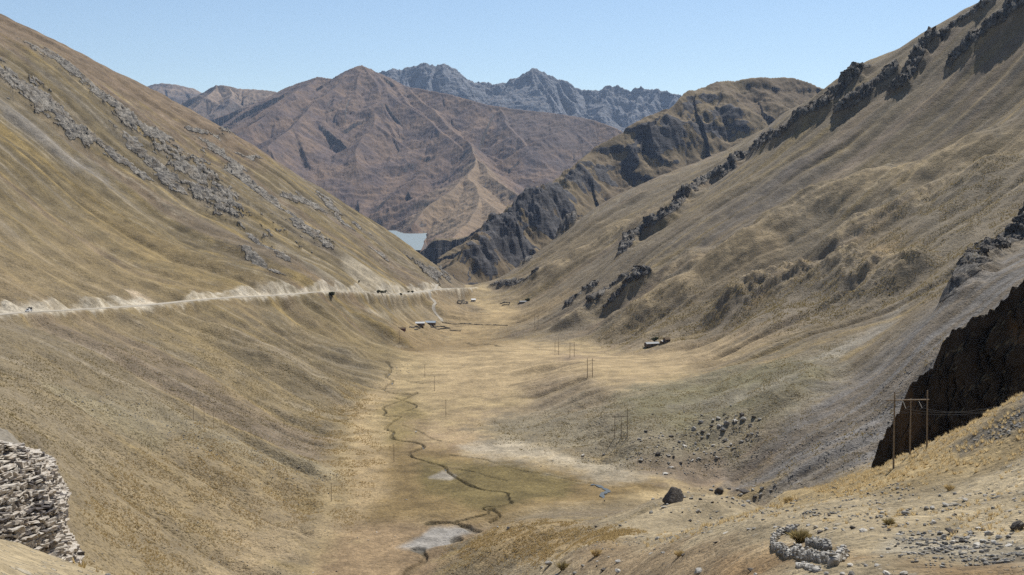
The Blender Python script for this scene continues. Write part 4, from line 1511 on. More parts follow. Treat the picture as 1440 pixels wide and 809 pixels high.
def blade_mesh(name, V, mat, kind=None, parent=None):
    n = len(V) // 3
    me = bpy.data.meshes.new(name)
    me.vertices.add(len(V))
    me.vertices.foreach_set("co", V.astype(np.float32).ravel())
    me.loops.add(n * 3)
    me.loops.foreach_set("vertex_index", np.arange(n * 3, dtype=np.int32))
    me.polygons.add(n)
    me.polygons.foreach_set("loop_start", np.arange(0, n * 3, 3, dtype=np.int32))
    me.update(calc_edges=True)
    me.materials.append(mat)
    o = bpy.data.objects.new(name, me)
    COL.objects.link(o)
    if kind:
        o["kind"] = kind
    if parent:
        o.parent = parent
    return o


def clumpy(x, y, seed, cut, sc):
    k = fbm(x / sc, y / sc, 3, seed) > cut
    return x[k], y[k]


V = []
x, y = scatter(edge=.004, pix=[(1075, 708), (1150, 680), (1240, 655), (1300, 628), (1445, 552), (1445, 582), (1390, 612), (1330, 632), (1445, 606), (1445, 640), (1300, 680), (1180, 700)], n=13000, seed=21)
x, y = clumpy(x, y, 3, -.35, 5)
V.append(tufts(x, y, .62, 24, 22))
x, y = scatter([(900, 760), (1010, 735), (1110, 700), (1110, 712), (1010, 745), (905, 770)], 260, 23)
V.append(tufts(x, y, .9, 20, 24))
x, y = scatter([(760, 809), (900, 770), (1100, 720), (1440, 650), (1440, 809)], 900, 25)
x, y = clumpy(x, y, 5, .05, 14)
V.append(tufts(x, y, .42, 18, 26))
tag(blade_mesh("grass", np.concatenate(V), m_straw, "stuff"), "pale straw coloured bunch grass on the near right hillside", "grass")
V = []
x, y = scatter([(615, 800), (690, 747), (800, 737), (905, 748), (860, 766), (760, 782), (680, 792)], 9000, 31)
x, y = clumpy(x, y, 7, -.22, 12)
V.append(tufts(x, y, .6, 9, 32))
x, y = scatter([(120, 640), (300, 600), (430, 660), (500, 720), (470, 735), (400, 720), (300, 770), (240, 809), (120, 809)], 20000, 33)
x, y = clumpy(x, y, 9, -.1, 16)
V.append(tufts(x, y, .58, 7, 34))
x, y = scatter([(440, 560), (500, 545), (530, 560), (500, 590), (545, 640), (520, 700), (480, 690), (440, 640)], 9000, 35)
x, y = clumpy(x, y, 11, -.05, 14)
V.append(tufts(x, y, .6, 7, 36))
tag(blade_mesh("grass", np.concatenate(V), m_gold, "stuff"), "golden tussock grass in dense patches on the valley floor and left slope", "grass")
V = []
x, y = scatter([(-40, 500), (200, 470), (420, 470), (520, 560), (440, 660), (300, 600), (120, 650), (60, 640), (-40, 600)], 30000, 41)
x, y = clumpy(x, y, 13, -.08, 22)
V.append(tufts(x, y, .55, 6, 42))
x, y = scatter([(660, 605), (860, 562), (1110, 502), (1200, 470), (1140, 580), (1040, 660), (940, 660), (800, 638)], 16000, 43)
x, y = clumpy(x, y, 15, .0, 14)
V.append(tufts(x, y, .6, 6, 44))
x, y = scatter([(840, 480), (900, 440), (1120, 392), (1340, 398), (1260, 428), (1140, 456), (1000, 472)], 16000, 45)
x, y = clumpy(x, y, 17, -.15, 20)
V.append(tufts(x, y, .95, 6, 46))
x, y = scatter([(1200, 380), (1240, 300), (1440, 205), (1440, 310), (1340, 410), (1260, 400)], 16000, 47)
x, y = clumpy(x, y, 19, -.05, 26)
V.append(tufts(x, y, .9, 6, 48))
x, y = scatter([(1040, 672), (1160, 590), (1440, 400), (1440, 500), (1200, 670)], 3000, 49)
x, y = clumpy(x, y, 20, .12, 9)
V.append(tufts(x, y, .8, 6, 50))
tag(blade_mesh("grass", np.concatenate(V), m_olive, "stuff"), "dark olive bunch grass and scrub speckling the valley sides", "grass")


def tussock(u, v, px, mat, label, blades=240, group=None):
    p = ground_at(u, v)
    s = px / FPX * p.y
    r = np.random.default_rng(int(u * 7 + v))
    th = r.uniform(0, 2 * np.pi, blades)
    rad = np.sqrt(r.uniform(0, 1, blades)) * s * .28
    ph = r.uniform(.02, .9, blades) * (.3 + rad / (s * .28))
    L = s * r.uniform(.6, 1.05, blades)
    w = s * .022
    bx, by = np.cos(th) * rad, np.sin(th) * rad
    mx, my, mz = bx + np.cos(th) * np.sin(ph * .6) * L * .6, by + np.sin(th) * np.sin(ph * .6) * L * .6, np.cos(ph * .6) * L * .6
    tx, ty, tz = mx + np.cos(th) * np.sin(ph * 1.3) * L * .4, my + np.sin(th) * np.sin(ph * 1.3) * L * .4, mz + np.cos(ph * 1.3) * L * .4
    px_, py_ = -np.sin(th) * w, np.cos(th) * w
    V = np.stack([np.stack([bx - px_, by - py_, 0 * bx - .05], -1), np.stack([bx + px_, by + py_, 0 * bx - .05], -1), np.stack([mx, my, mz], -1),
                  np.stack([bx + px_ * .2 + (mx - bx) * .5, by + (my - by) * .5, mz * .45], -1), np.stack([mx + px_, my + py_, mz], -1), np.stack([tx, ty, tz], -1)], 1)
    o = blade_mesh("grass_tussock", V.reshape(-1, 3), mat)
    o.location = p
    tag(o, label, "tussock", group)
    return o


tussock(1125, 763, 21, m_olive, "olive green tussock growing inside the stone enclosure", 420)
tussock(1250, 739, 12, m_olive, "wide straw and olive tussock beside the stones right of the enclosure", 300)
tussock(791, 801, 13, m_olive, "olive tussock between pale boulders near the bottom edge", 220)
tussock(838, 742 + 40, 12, m_gold, "golden tussock beside the pale rocks below the tussock patch", 200)
tussock(1108, 707, 10, m_gold, "brown tussock at the left tip of the pale grass band", 260)
tussock(1335, 682 + 8, 10, m_gold, "small brown tussock alone on the bare slope under the grass band", 180)
tussock(955, 783, 11, m_gold, "golden tussock behind the dark leaning stone on the near slope", 200)


# ------------------------------------------------------------------ road and track
def strip(name, P, w, mat, lift, kind='structure', wob=0.0, drop=None):
    P = dense(P, 6.0)
    n = len(P)
    T = np.gradient(P[:, :2], axis=0)
    T /= np.linalg.norm(T, axis=1)[:, None] + 1e-9
    Nn = np.stack([-T[:, 1], T[:, 0]], 1)
    cross = np.linspace(-1, 1, 5)
    ww = w * (1 + wob * fbm(np.arange(n) * .35, np.zeros(n), 2, 200))
    X = P[:, 0][:, None] + Nn[:, 0][:, None] * cross[None] * ww[:, None]
    Y = P[:, 1][:, None] + Nn[:, 1][:, None] * cross[None] * ww[:, None]
    if drop is None:
        Z = np.maximum(GZ(X, Y), GZ(X, Y).max(1, keepdims=True) - .25) + lift
    else:
        Z = P[:, 2][:, None] + drop + 0 * X
    return grid_mesh(name, X, Y, Z, None, mat, True, kind)


m_road = simple("gravel_road", alb(188, 178, 160), var=.12, scale=.5, col2=alb(168, 156, 136))
rp = dense(ROAD, 6.0)
strip("road", np.stack([rp[:, 0], rp[:, 1], rp[:, 2]], 1), 4.9, m_road, .10, drop=.12)
strip("path", TRACK, 1.9, m_road, .12, wob=.3)

# water in the stream beds
m_stream = bpy.data.materials.new("stream_water")
_n = N(m_stream)
_n.b.inputs['Base Color'].default_value = (.07, .075, .07, 1)
_n.b.inputs['Roughness'].default_value = .4
_n.b.inputs['Specular IOR Level'].default_value = .35
for P, w in TRENCH[:2]:
    Pz = P.copy()
    d_ = dense(Pz, 3.0)
    zz = GZ(d_[:, 0], d_[:, 1])
    k = np.array([zz[max(0, i - 6):i + 7].min() for i in range(len(zz))])
    d_[:, 2] = k
    strip("stream", d_, w * .5, m_stream, 0, drop=.12)
pool = smooth_line(hits([(831, 682), (840, 682.5), (846, 686), (857, 691), (851, 694), (845, 697), (851, 703), (838, 705)]), 2)
pool = dense(pool, 2.0)
pool[:, 2] = GZ(pool[:, 0], pool[:, 1]) + .05
pool[:, 2] = np.convolve(np.pad(pool[:, 2], 12, 'edge'), np.ones(25) / 25, 'valid') + .12
strip("water", pool, 1.15, m_stream, 0, drop=0.0, wob=.9)

# ------------------------------------------------------------------ the shaded cliff on the right
m_cliff = bpy.data.materials.new("shaded_cliff")
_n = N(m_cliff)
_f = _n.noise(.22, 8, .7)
_c = _n.mix(_n.ramp(_f, .3, .7), alb(34, 31, 29), alb(70, 62, 54))  # rock colours taken near black to carry the deep shade of the face
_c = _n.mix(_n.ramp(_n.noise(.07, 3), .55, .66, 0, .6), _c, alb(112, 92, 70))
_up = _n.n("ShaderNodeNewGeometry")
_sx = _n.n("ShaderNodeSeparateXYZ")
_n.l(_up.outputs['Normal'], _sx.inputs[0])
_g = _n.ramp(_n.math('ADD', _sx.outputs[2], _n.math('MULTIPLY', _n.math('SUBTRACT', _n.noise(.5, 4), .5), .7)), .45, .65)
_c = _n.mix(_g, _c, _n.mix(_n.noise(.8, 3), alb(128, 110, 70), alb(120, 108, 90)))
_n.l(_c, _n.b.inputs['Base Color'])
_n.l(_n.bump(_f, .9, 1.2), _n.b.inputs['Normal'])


def cliff(name, crest, fwd, depth, run, back, seed, rough, mat, n=420):
    P = smooth_line(np.array([at(*p) for p in crest]), 2)
    cum = np.concatenate([[0], np.cumsum(np.linalg.norm(np.diff(P, axis=0), axis=1))])
    t = np.linspace(0, cum[-1], n)
    C = np.stack([np.interp(t, cum, P[:, i]) for i in range(3)], 1)
    jag = fbm(t / 14, t * 0 + seed, 5, seed, .6) * rough * .85
    prof = [(-1.0, 1.0)] + [(-1 + k / 60, 1 - (k / 60)) for k in range(1, 60)]
    X, Y, Z = [], [], []
    nf = 110
    f = np.array(fwd) / np.hypot(*fwd)
    for k in range(nf + 40):
        if k < nf:
            q = 1 - k / (nf - 1)            # 1 bottom .. 0 crest
            off = run * (q ** .8)
            z = -depth * q
        else:
            q = (k - nf + 1) / 40
            off = -back * q
            z = -back * .62 * q * q * 1.15 - back * .1 * q
        x = C[:, 0] + f[0] * off
        y = C[:, 1] + f[1] * off
        zz = C[:, 2] + z + jag * (1 if k >= nf else (1 - q) ** 2)
        nx = fbm(t / 11, zz / 9, 5, seed + 3) * rough + (np.floor(3 * ridged(t / 16, zz / 20, 3, seed + 9)) / 3 - .5) * rough * 1.1
        m = sst(0, .12, q) if k < nf else np.zeros(n)
        x = x + f[0] * nx * m
        y = y + f[1] * nx * m
        if k >= nf:
            zz = zz + fbm(x / 8, y / 8, 3, seed + 5) * 1.2 * min(1, q * 4)
        X.append(x); Y.append(y); Z.append(zz)
    return grid_mesh(name, np.array(X), np.array(Y), np.array(Z), None, mat, False, 'structure')


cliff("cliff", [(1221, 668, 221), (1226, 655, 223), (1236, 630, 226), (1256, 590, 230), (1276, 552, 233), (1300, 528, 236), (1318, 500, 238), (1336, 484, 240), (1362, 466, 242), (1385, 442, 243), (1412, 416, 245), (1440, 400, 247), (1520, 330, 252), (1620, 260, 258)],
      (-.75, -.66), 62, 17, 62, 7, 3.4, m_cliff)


# ------------------------------------------------------------------ layered outcrop at lower left
def outcrop():
    root = empty("rock_outcrop", at(40, 790, 92))
    loc = Vector(root.location)
    r = random.Random(5)
    mb = MB()
    dk = MB()
    TOPU, TOPV = [-260, 0, 30, 52, 76, 86, 120], [560, 634, 648, 662, 688, 730, 800]
    z = -36.0
    while z < -20.4:
        h = r.uniform(.08, .27)
        cx = float(np.interp(z, [-34, -33, -31, -29, -27, -24], [-38.8, -39.6, -40.8, -41.1, -42.5, -45.0])) + r.uniform(-.3, .3)
        cy = 95.0 + (z + 33) * .62 + r.uniform(-.2, .2)
        face = [Vector((cx - 15, cy - 22, 0)), Vector((cx - 5.2, cy - 12.5, 0)), Vector((cx - 1.4, cy - 4.5, 0)), Vector((cx, cy, 0)), Vector((cx - 1.5, cy + 6, 0)), Vector((cx - 8, cy + 16, 0))]
        ucore = 720 + 1544 * (cx - 1.6) / (cy + 1)
        if z + h < -(float(np.interp(ucore, TOPU, TOPV)) - 262) / 1544 * cy:
            mb.box((cx - 5.0 - loc.x, cy + 1.0 - loc.y, z + h / 2 - loc.z), (6.6, 7.5, h * 1.05), .85, jit=.1)
        for a, b in zip(face[:-1], face[1:]):
            L = (b - a).length
            t = 0.0
            d = (b - a).normalized()
            nrm = Vector((d.y, -d.x, 0))
            while t < L:
                if r.random() < .05:
                    t += r.uniform(.1, .4)
                    continue
                w = min(r.choice([.2, .3, .45, .7, 1.1]) * r.uniform(.7, 1.3), L - t + .05)
                p_ = a + d * t
                recess = abs(r.gauss(0, .16)) + 1.0 * max(0, float(fbm(np.array(p_.x * .55 + z * .2), np.array(z * .5), 2, 77)) - .1)
                dip = -.10 * (p_.x + 42) if p_.x > -50 else .8
                c = p_ + d * (w / 2) - nrm * (1.5 + recess)
                uu = 720 + 1544 * c.x / c.y
                if z + dip < -(float(np.interp(uu, TOPU, TOPV)) - 270) / 1544 * c.y:
                    (dk if r.random() < .16 else mb).box((c.x - loc.x, c.y - loc.y, z + h / 2 + dip - loc.z), (w * 1.04, 3.0, h * r.choice([.7, 1.0, 1.0, 1.5, 2.1])), math.atan2(d.y, d.x) + r.uniform(-.38, .38), jit=.11)
                t += w
        z += h
    m = rock_material("layered_rock", alb(212, 198, 180), alb(244, 234, 218), alb(176, 154, 130), .5)
    o = mb.build("strata", m, root)
    o2 = dk.build("dark_strata", rock_material("dark_layered_rock", alb(96, 92, 92), alb(140, 130, 122), alb(150, 140, 128), .4), root)
    o2["label"] = "dark grey slabs in the layered face"
    # stony top of the outcrop
    gx, gy = np.meshgrid(np.linspace(0, 1, 110), np.linspace(0, 1, 70))
    uu = np.interp(gx, [0, .4, 1], [-240, -20, 47])
    y0 = np.interp(uu, [-240, -148, -16, 37, 60, 80], [84, 89.6, 97.6, 101.6, 100.3, 98.6]) + .1
    Y = y0 + gy * 20
    X = (uu - 720) / 1544 * Y
    rise = 24 * np.clip(gy / .7, 0, 1) * np.clip((70 - uu) / 70, 0, 1)
    Zt = -(np.interp(uu, TOPU, TOPV) + 2 - 270 - rise) / 1544 * Y - 26 * np.clip(gy - .72, 0, 1) ** 1.5
    Zt = Zt + .20 * fbm(X / 1.6, Y / 1.6, 4, 210) + .35 * fbm(X / 6, Y / 6, 2, 214)
    t = grid_mesh("stony_top", X - loc.x, Y - loc.y, Zt - loc.z, None, simple("stony_soil", alb(150, 140, 122), col2=alb(112, 104, 92), scale=1.6, bump=.2), True, None)
    t.parent = root
    tag(root, "cliff of thin pale broken rock layers cut off by the lower left corner", "rock outcrop")


outcrop()

# ------------------------------------------------------------------ power poles
m_wood = simple("weathered_wood", alb(140, 124, 104), scale=3, var=.3)
m_glass = simple("insulator_glass", alb(190, 186, 178), rough=.3, scale=8)
m_steel = simple("dark_steel", alb(80, 78, 76), rough=.5, scale=5)
m_wire = simple("bare_wire", alb(110, 106, 100), rough=.5)


def h_frame(poles, arm, label, r=.17, brace=None, hang=(), spikes=()):
    """poles: (u_top, v_top, u_base, v_base); arm: (u0, v0, u1, v1)"""
    base = [ground_at(p[2], p[3]) for p in poles]
    root = empty("power_pole", base[0])
    o = Vector(root.location)
    ds = []
    for (ut, vt, ub, vb), b in zip(poles, base):
        top = Vector(at(ut, vt, b.y))
        top.x = b.x + (top.x - b.x) * .9
        m = MB()
        m.tube([b - o + Vector((0, 0, -.6)), (b + top) / 2 - o, top - o], [r * 1.15, r, r * .8], 10)
        m.build("pole", m_wood, root, smooth=False)
        ds.append((ub, b.y))
    ds.sort()

    def dep(u):
        return float(np.interp(u, [q[0] for q in ds], [q[1] for q in ds]))
    a0, a1 = Vector(at(arm[0], arm[1], dep(arm[0]) - r * 1.6)), Vector(at(arm[2], arm[3], dep(arm[2]) - r * 1.6))
    m = MB()
    m.tube([a0 - o, a1 - o], r * .8, 6)
    m.build("crossarm", m_wood, root)
    if brace:
        a0, a1 = Vector(at(brace[0], brace[1], dep(brace[0]) + r * 1.4)), Vector(at(brace[2], brace[3], dep(brace[2]) + r * 1.4))
        m = MB()
        m.tube([a0 - o, a1 - o], r * .4, 5)
        m.build("brace", m_wood, root)
    ends = []
    for u0, v0, u1, v1 in hang:
        p0, p1 = Vector(at(u0, v0, dep(u0) - r * 1.6)), Vector(at(u1, v1, dep(u0) - r * 1.6))
        m = MB()
        k = 9
        for i in range(k):
            c = p0.lerp(p1, (i + .5) / k)
            d = (p1 - p0).normalized() * (p1 - p0).length / k * .38
            m.tube([c - d - o, c - o, c + d - o], [.03, .085, .035], 10)
        ins = m.build("insulator", m_glass, root, smooth=True)
        m2 = MB()
        m2.tube([p1 - o + Vector((-.3, 0, -.22)), p1 - o, p1 - o + Vector((.5, 0, .45))], .055, 6)
        cl = m2.build("clamp", m_steel, ins)
        ends.append(p1)
    tag(root, label, "power pole", "wooden power poles crossing the valley")
    return ends


E = h_frame([(1258, 551, 1256.5, 659), (1281, 561, 1279.5, 640), (1304, 549.5, 1303.5, 629)], (1246, 563, 1306, 562),
            "nearest three legged wooden power pole frame standing before the black cliff", r=.135,
            hang=[(1269.5, 564, 1274, 575), (1292, 564, 1296.5, 574), (1250, 564, 1250, 576)])
h_frame([(864.5, 584, 864.5, 616), (873.5, 585, 873.5, 616), (882.3, 579, 882.3, 614)], (862, 586, 884, 585.5), "three legged power pole frame on the green scrubby fan left of the white slab", r=.17)
h_frame([(826, 504, 826, 531), (833, 504, 833, 531)], (823.5, 508, 836.5, 507.5), "two legged power pole frame on the tan plain, nearest of the two legged ones", r=.20, brace=(826, 514, 833, 510))
h_frame([(801.5, 481, 801.5, 503), (807.5, 481, 807.5, 502)], (800, 482.5, 809, 482.2), "two legged power pole frame just right of the one with uneven legs", r=.18, brace=(801.5, 488, 807.5, 484))
h_frame([(780.5, 480, 780.5, 496), (785.5, 475, 785.5, 499)], (779, 483, 787, 482), "two legged power pole frame with its right leg taller than its left", r=.17)
h_frame([(752, 444, 752, 462), (756.6, 441, 756.6, 461)], (750.5, 446, 758, 445), "two legged power pole frame farthest off, on the grey toe of the right slope", r=.18)
h_frame([(272, 566, 272, 592), (287, 573, 287, 596), (300, 577, 300, 601)], (270, 568.5, 302, 579.5), "thin three legged power pole frame alone on the left grassy slope", r=.10)


def utility_pole(u, vt, vb, label, r=.12):
    b = ground_at(u, vb)
    root = empty("utility_pole", b)
    top = at(u, vt, b.y)[2] - b.z
    m = MB()
    m.tube([(0, 0, -.5), (0, 0, top * .5), (0, 0, top)], [r * 1.15, r, r * .75], 8)
    m.build("pole", m_wood, root)
    m = MB()
    m.tube([(-.75, -r, top - .5), (.75, -r, top - .5)], .05, 6)
    m.build("crossarm", m_wood, root)
    m = MB()
    for x in (-.65, .65, 0):
        m.tube([(x, -r if x else 0, top - .46 if x else top), (x, -r if x else 0, top - .28 if x else top + .2)], [.05, .03], 6)
    m.build("insulator", m_glass, root)
    tag(root, label, "utility pole", "single utility poles along the stream")


utility_pole(466, 679, 705, "single wooden pole on golden grass left of the meadow, nearest of the stream side poles")
utility_pole(554, 625, 650, "single wooden pole at the left edge of the meadow, beside the stream bends", .13)
utility_pole(627, 562, 586, "single wooden pole on the tan plain right of the stream", .13)
utility_pole(611, 529, 550, "single wooden pole on the plain, just beyond the one right of the stream", .13)
utility_pole(597.5, 513, 531, "single wooden pole beside the upper stream, third of the poles on the plain", .13)
utility_pole(562, 465, 483, "single wooden pole at the foot of the left slope below the red hut", .14)


def wire(a, b, sag, r, label):
    n = 40
    pts = []
    for i in range(n + 1):
        t = i / n
        p = Vector(a).lerp(Vector(b), t)
        p.z -= 4 * sag * t * (1 - t)
        pts.append(p)
    m = MB()
    m.tube(pts, r, 5)
    o = m.build("power_line", m_wire)
    tag(o, label, "power line", "wires from the nearest power pole frame")


for i, (p, lab) in enumerate(zip(E, ("middle wire running right from the nearest power pole frame", "upper right wire running right from the nearest power pole frame", "outermost left wire running right from the nearest power pole frame"))):
    wire(p, at(1640 + i * 26, 470 + (i % 3) * 7, 120), 3.5, .016, lab)

# ------------------------------------------------------------------ farm buildings
m_zinc = simple("zinc_roof", alb(206, 206, 204), rough=.45, scale=.8, var=.08, spec=.4)
m_zincb = simple("blue_grey_roof", alb(160, 172, 182), rough=.45, scale=.8, var=.1, spec=.4)
m_zincd = simple("dull_grey_roof", alb(120, 122, 124), rough=.6, scale=.8, var=.2)
m_adobe = simple("adobe_wall", alb(118, 102, 86), scale=1.2, var=.25)
m_red = simple("reddish_wall", alb(128, 88, 80), scale=1.2, var=.2)
m_white = simple("whitewash", alb(226, 222, 214), scale=1.2, var=.06)
m_dark = simple("dark_opening", alb(38, 34, 32), scale=2, var=.1)
m_wallstone = rock_material("dry_stone", alb(92, 86, 80), alb(150, 142, 130), sc=.6)
m_thatch = simple("thatch_roof", alb(112, 92, 66), scale=2.5, var=.3, bump=.2)


def house(name, u, v, L, W, hgt, roof_h, rz, wall_m, roof_m, label, cat, door=True, over=.35):
    p = ground_at(u, v)
    root = empty(name, p, rz)
    m = MB()
    hl, hw = L / 2, W / 2
    m.add([(-hl, -hw, -.8), (hl, -hw, -.8), (hl, hw, -.8), (-hl, hw, -.8), (-hl, -hw, hgt), (hl, -hw, hgt), (hl, hw, hgt), (-hl, hw, hgt), (-hl, 0, hgt + roof_h), (hl, 0, hgt + roof_h)],
          [(0, 1, 5, 4), (2, 3, 7, 6), (1, 2, 6, 9, 5), (3, 0, 4, 8, 7), (4, 5, 9, 8), (6, 7, 8, 9)])
    m.build("wall", wall_m, root)
    m = MB()
    o_ = over
    k = roof_h / hw
    for s in (-1, 1):
        e = hw + o_
        z0, z1 = hgt + roof_h - k * e, hgt + roof_h
        m.add([(-hl - o_, s * e, z0 + .02), (hl + o_, s * e, z0 + .02), (hl + o_, 0, z1 + .02), (-hl - o_, 0, z1 + .02),
               (-hl - o_, s * e, z0 + .14), (hl + o_, s * e, z0 + .14), (hl + o_, 0, z1 + .14), (-hl - o_, 0, z1 + .14)],
              [(0, 1, 2, 3), (7, 6, 5, 4), (0, 4, 5, 1), (1, 5, 6, 2), (3, 7, 4, 0)])
    m.build("roof", roof_m, root)
    if door:
        m = MB()
        m.box((-L * .1, -hw - .03, 1.0), (1.0, .08, 2.0))
        m.build("door", m_dark, root)
        for x in (-L * .33, L * .25):
            m = MB()
            m.box((x, -hw - .03, 1.5), (.9, .08, .8))
            m.build("window", m_dark, root)
    tag(root, label, cat)
    return root


house("farm_shed", 590.5, 457, 10.5, 6, 2.2, 1.3, .12, m_adobe, m_zinc, "shed with a bright white metal roof, left of the pair on the valley floor", "shed")
house("farm_shed", 605.5, 456.5, 12.0, 7, 2.6, 1.7, -.05, m_adobe, m_zincb, "shed with a blue grey metal roof, right of the pair on the valley floor", "shed")
house("hut", 565.5, 464.5, 7.0, 4.5, 2.0, 1.1, .3, m_red, m_thatch, "small reddish brown hut at the foot of the left slope", "hut")
house("farmhouse", 665.5, 424, 6.0, 4.5, 2.6, 1.3, .3, m_white, m_zinc, "small white house among grey stone ruins at the far end of the valley", "house")
house("farm_shed", 736, 426.5, 11, 6, 2.6, 1.2, .2, m_wallstone, m_zincd, "dark grey stone shed at the far right of the valley floor", "shed")
house("farmhouse", 916.5, 486, 12.5, 5.5, 2.0, 1.1, .35, m_adobe, m_zincd, "long farmhouse with a dull grey roof at the foot of the right slope", "house")
house("hut", 937.5, 480.5, 5.2, 4.2, 2.2, 1.6, .5, m_adobe, m_thatch, "small brown thatched hut up and right of the long farmhouse", "hut")
house("shelter", 931, 482.5, 3.6, 2.6, 1.7, .5, 1.0, m_adobe, m_white, "tiny white roofed shelter between the farmhouse and the brown hut", "shelter", door=False)


def stone_wall(pix, w, h, label, seed, cat="stone wall", name="stone_wall", dens=1.0, mat=None, size=(.5, .9), core=True):
    P = np.array([list(ground_at(u, v)) for u, v in pix])
    P = dense(P, .45 if size[1] < .95 else .8)
    r = random.Random(seed)
    items = []
    n = len(P)
    for i in range(n):
        a, b = P[max(0, i - 1)], P[min(n - 1, i + 1)]
        t = (b - a)[:2]
        t = t / (np.linalg.norm(t) + 1e-9)
        nn = np.array([-t[1], t[0]])
        hh = h * (.75 + .5 * float(fbm(np.array(i * .17), np.array(seed * 1.0), 2, seed)))
        z = 0.0
        while z < hh:
            s = r.uniform(*size) * (1 - .2 * z / h)
            if r.random() < dens:
                off = r.uniform(-.5, .5) * w
                items.append(placed(SMALL[r.randrange(10)], (P[i, 0] + nn[0] * off + r.uniform(-.1, .1), P[i, 1] + nn[1] * off, float(GZ(P[i, 0], P[i, 1])) + z + s * .22), (s, s * .85, s * .75), r.uniform(0, 6.3), .5))
            z += s * .42
        if core:
            hh *= .82
            tx, ty = t * .30
            nx_, ny_ = nn * w * .42
            g0 = float(GZ(P[i, 0], P[i, 1]))
            q = [(P[i, 0] + a_ * tx + b_ * nx_, P[i, 1] + a_ * ty + b_ * ny_, g0 + c_) for c_ in (-.2, hh) for a_, b_ in ((-1, -1), (1, -1), (1, 1), (-1, 1))]
            items.append((np.array(q), [(3, 2, 1, 0), (4, 5, 6, 7), (0, 1, 5, 4), (1, 2, 6, 5), (2, 3, 7, 6), (3, 0, 4, 7)]))
    o = joined(name, items, mat or m_wallstone)
    tag(o, label, cat)
    return o


stone_wall([(1118, 750), (1108, 748), (1098, 752), (1091, 760), (1087, 770), (1090, 776), (1102, 780), (1120, 784), (1138, 788), (1156, 792), (1172, 795), (1180, 790), (1188, 783), (1184, 777)],
           .5, .95, "horseshoe shaped dry stone enclosure with an open back on the bare slope", 3, "stone enclosure", "enclosure_wall", 1.0, m_grey_rock, (.42, .82))
stone_wall([(1138, 766), (1146, 766), (1154, 769), (1164, 773)], .8, .8, "short dark heap of wall stones along the back of the enclosure", 4, mat=m_grey_rock, size=(.34, .6))
stone_wall([(1124, 796), (1136, 799), (1150, 803)], .6, .3, "low tumbled line of stones in front of the enclosure", 6, mat=m_grey_rock, size=(.3, .55))
stone_wall([(576, 460), (584, 459.5), (592, 462), (584, 464), (576, 461)], .8, 1.4, "small grey stone pen below the white roofed shed", 11, "stone pen", "pen_wall", size=(.7, 1.2))
stone_wall([(605, 459), (615, 459.5), (624, 460), (633, 462), (620, 463), (606, 461)], .8, 1.4, "long stone pen beside the blue grey roofed shed", 12, "stone pen", "pen_wall", size=(.7, 1.2))
stone_wall([(633, 464.5), (640, 465.5), (648, 466)], .8, 1.1, "short bit of stone wall right of the long pen", 13, size=(.7, 1.2))
stone_wall([(622, 454), (650, 455.5), (672, 457), (694, 457.5), (714, 458)], .8, 1.2, "long thin field wall crossing the valley floor right of the sheds", 14, size=(.7, 1.2), dens=.8)
stone_wall([(643, 426.5), (650, 424.5), (656, 425), (658, 427), (648, 428), (643, 427)], .9, 2.0, "grey ruined stone pen left of the small white house", 15, "ruin", "ruin_wall", size=(.8, 1.4))
stone_wall([(703, 428), (709, 425.5), (717, 426), (716, 429), (706, 430)], .9, 1.6, "grey ruined stone pen left of the dark stone shed", 16, "ruin", "ruin_wall", size=(.8, 1.4))


# ------------------------------------------------------------------ bushes
def bush(u, v, wpx, hpx, label, name="shrub", cat="shrub", n=900, trunk=True):
    p = ground_at(u, v)
    w, h = .82 * wpx / FPX * p.y, .8 * hpx / FPX * p.y
    root = empty(name, p)
    r = np.random.default_rng(int(u * 13 + v * 7))
    k = 7
    cc = np.stack([r.uniform(-.32, .32, k) * w, r.uniform(-.3, .3, k) * w, r.uniform(.42, .78, k) * h], 1)
    pick = r.integers(0, k, n)
    dv = r.normal(0, 1, (n, 3))
    dv /= np.linalg.norm(dv, axis=1)[:, None]
    c = cc[pick] + dv * (r.uniform(.5, 1.0, n) ** .4)[:, None] * np.array([w * .26, w * .26, h * .24])
    s = w * .075
    a, b = r.normal(0, 1, (n, 3)) * s, r.normal(0, 1, (n, 3)) * s
    V = np.stack([c, c + a, c + b], 1).reshape(-1, 3)
    blade_mesh("foliage", V, m_leaf, None, root)
    m = MB()
    for i in range(4):
        q = cc[i]
        m.tube([(0, 0, -.2), (q[0] * .4, q[1] * .4, q[2] * .5), tuple(q)], [w * .035, w * .025, w * .01], 6)
    m.build("stem", m_wood, root)
    tag(root, label, cat)


m_leaf = tuft_material("dark_leaves", (alb(60, 66, 46), alb(80, 84, 56), alb(104, 102, 66)))
bush(467, 417.5, 11, 9, "round dark green tree standing alone just below the road", "tree", "tree", 1400)
bush(921, 481, 11, 8.5, "dark green tree right behind the long grey roofed farmhouse", "tree", "tree", 1400)
bush(532, 412, 7, 5, "dark bush on the slope under the pale scree, leftmost of the row below the road")
bush(537, 413.5, 7, 6, "larger dark bush second from left in the row below the road")
bush(542, 411.5, 5, 4, "low dark bush third in the row below the road")
bush(564, 415.5, 5, 4, "dark bush alone between the row and the dirt track")
bush(574.5, 412.5, 4, 4, "small dark bush left of a pair near the dirt track")
bush(580, 412.5, 5, 4.5, "small dark bush nearest to the dirt track")
bush(505, 397.5, 4, 4, "little bush above the road on the edge of the pale scree")
bush(742, 423.5, 8, 5, "dark scrubby bush behind the dark grey stone shed")

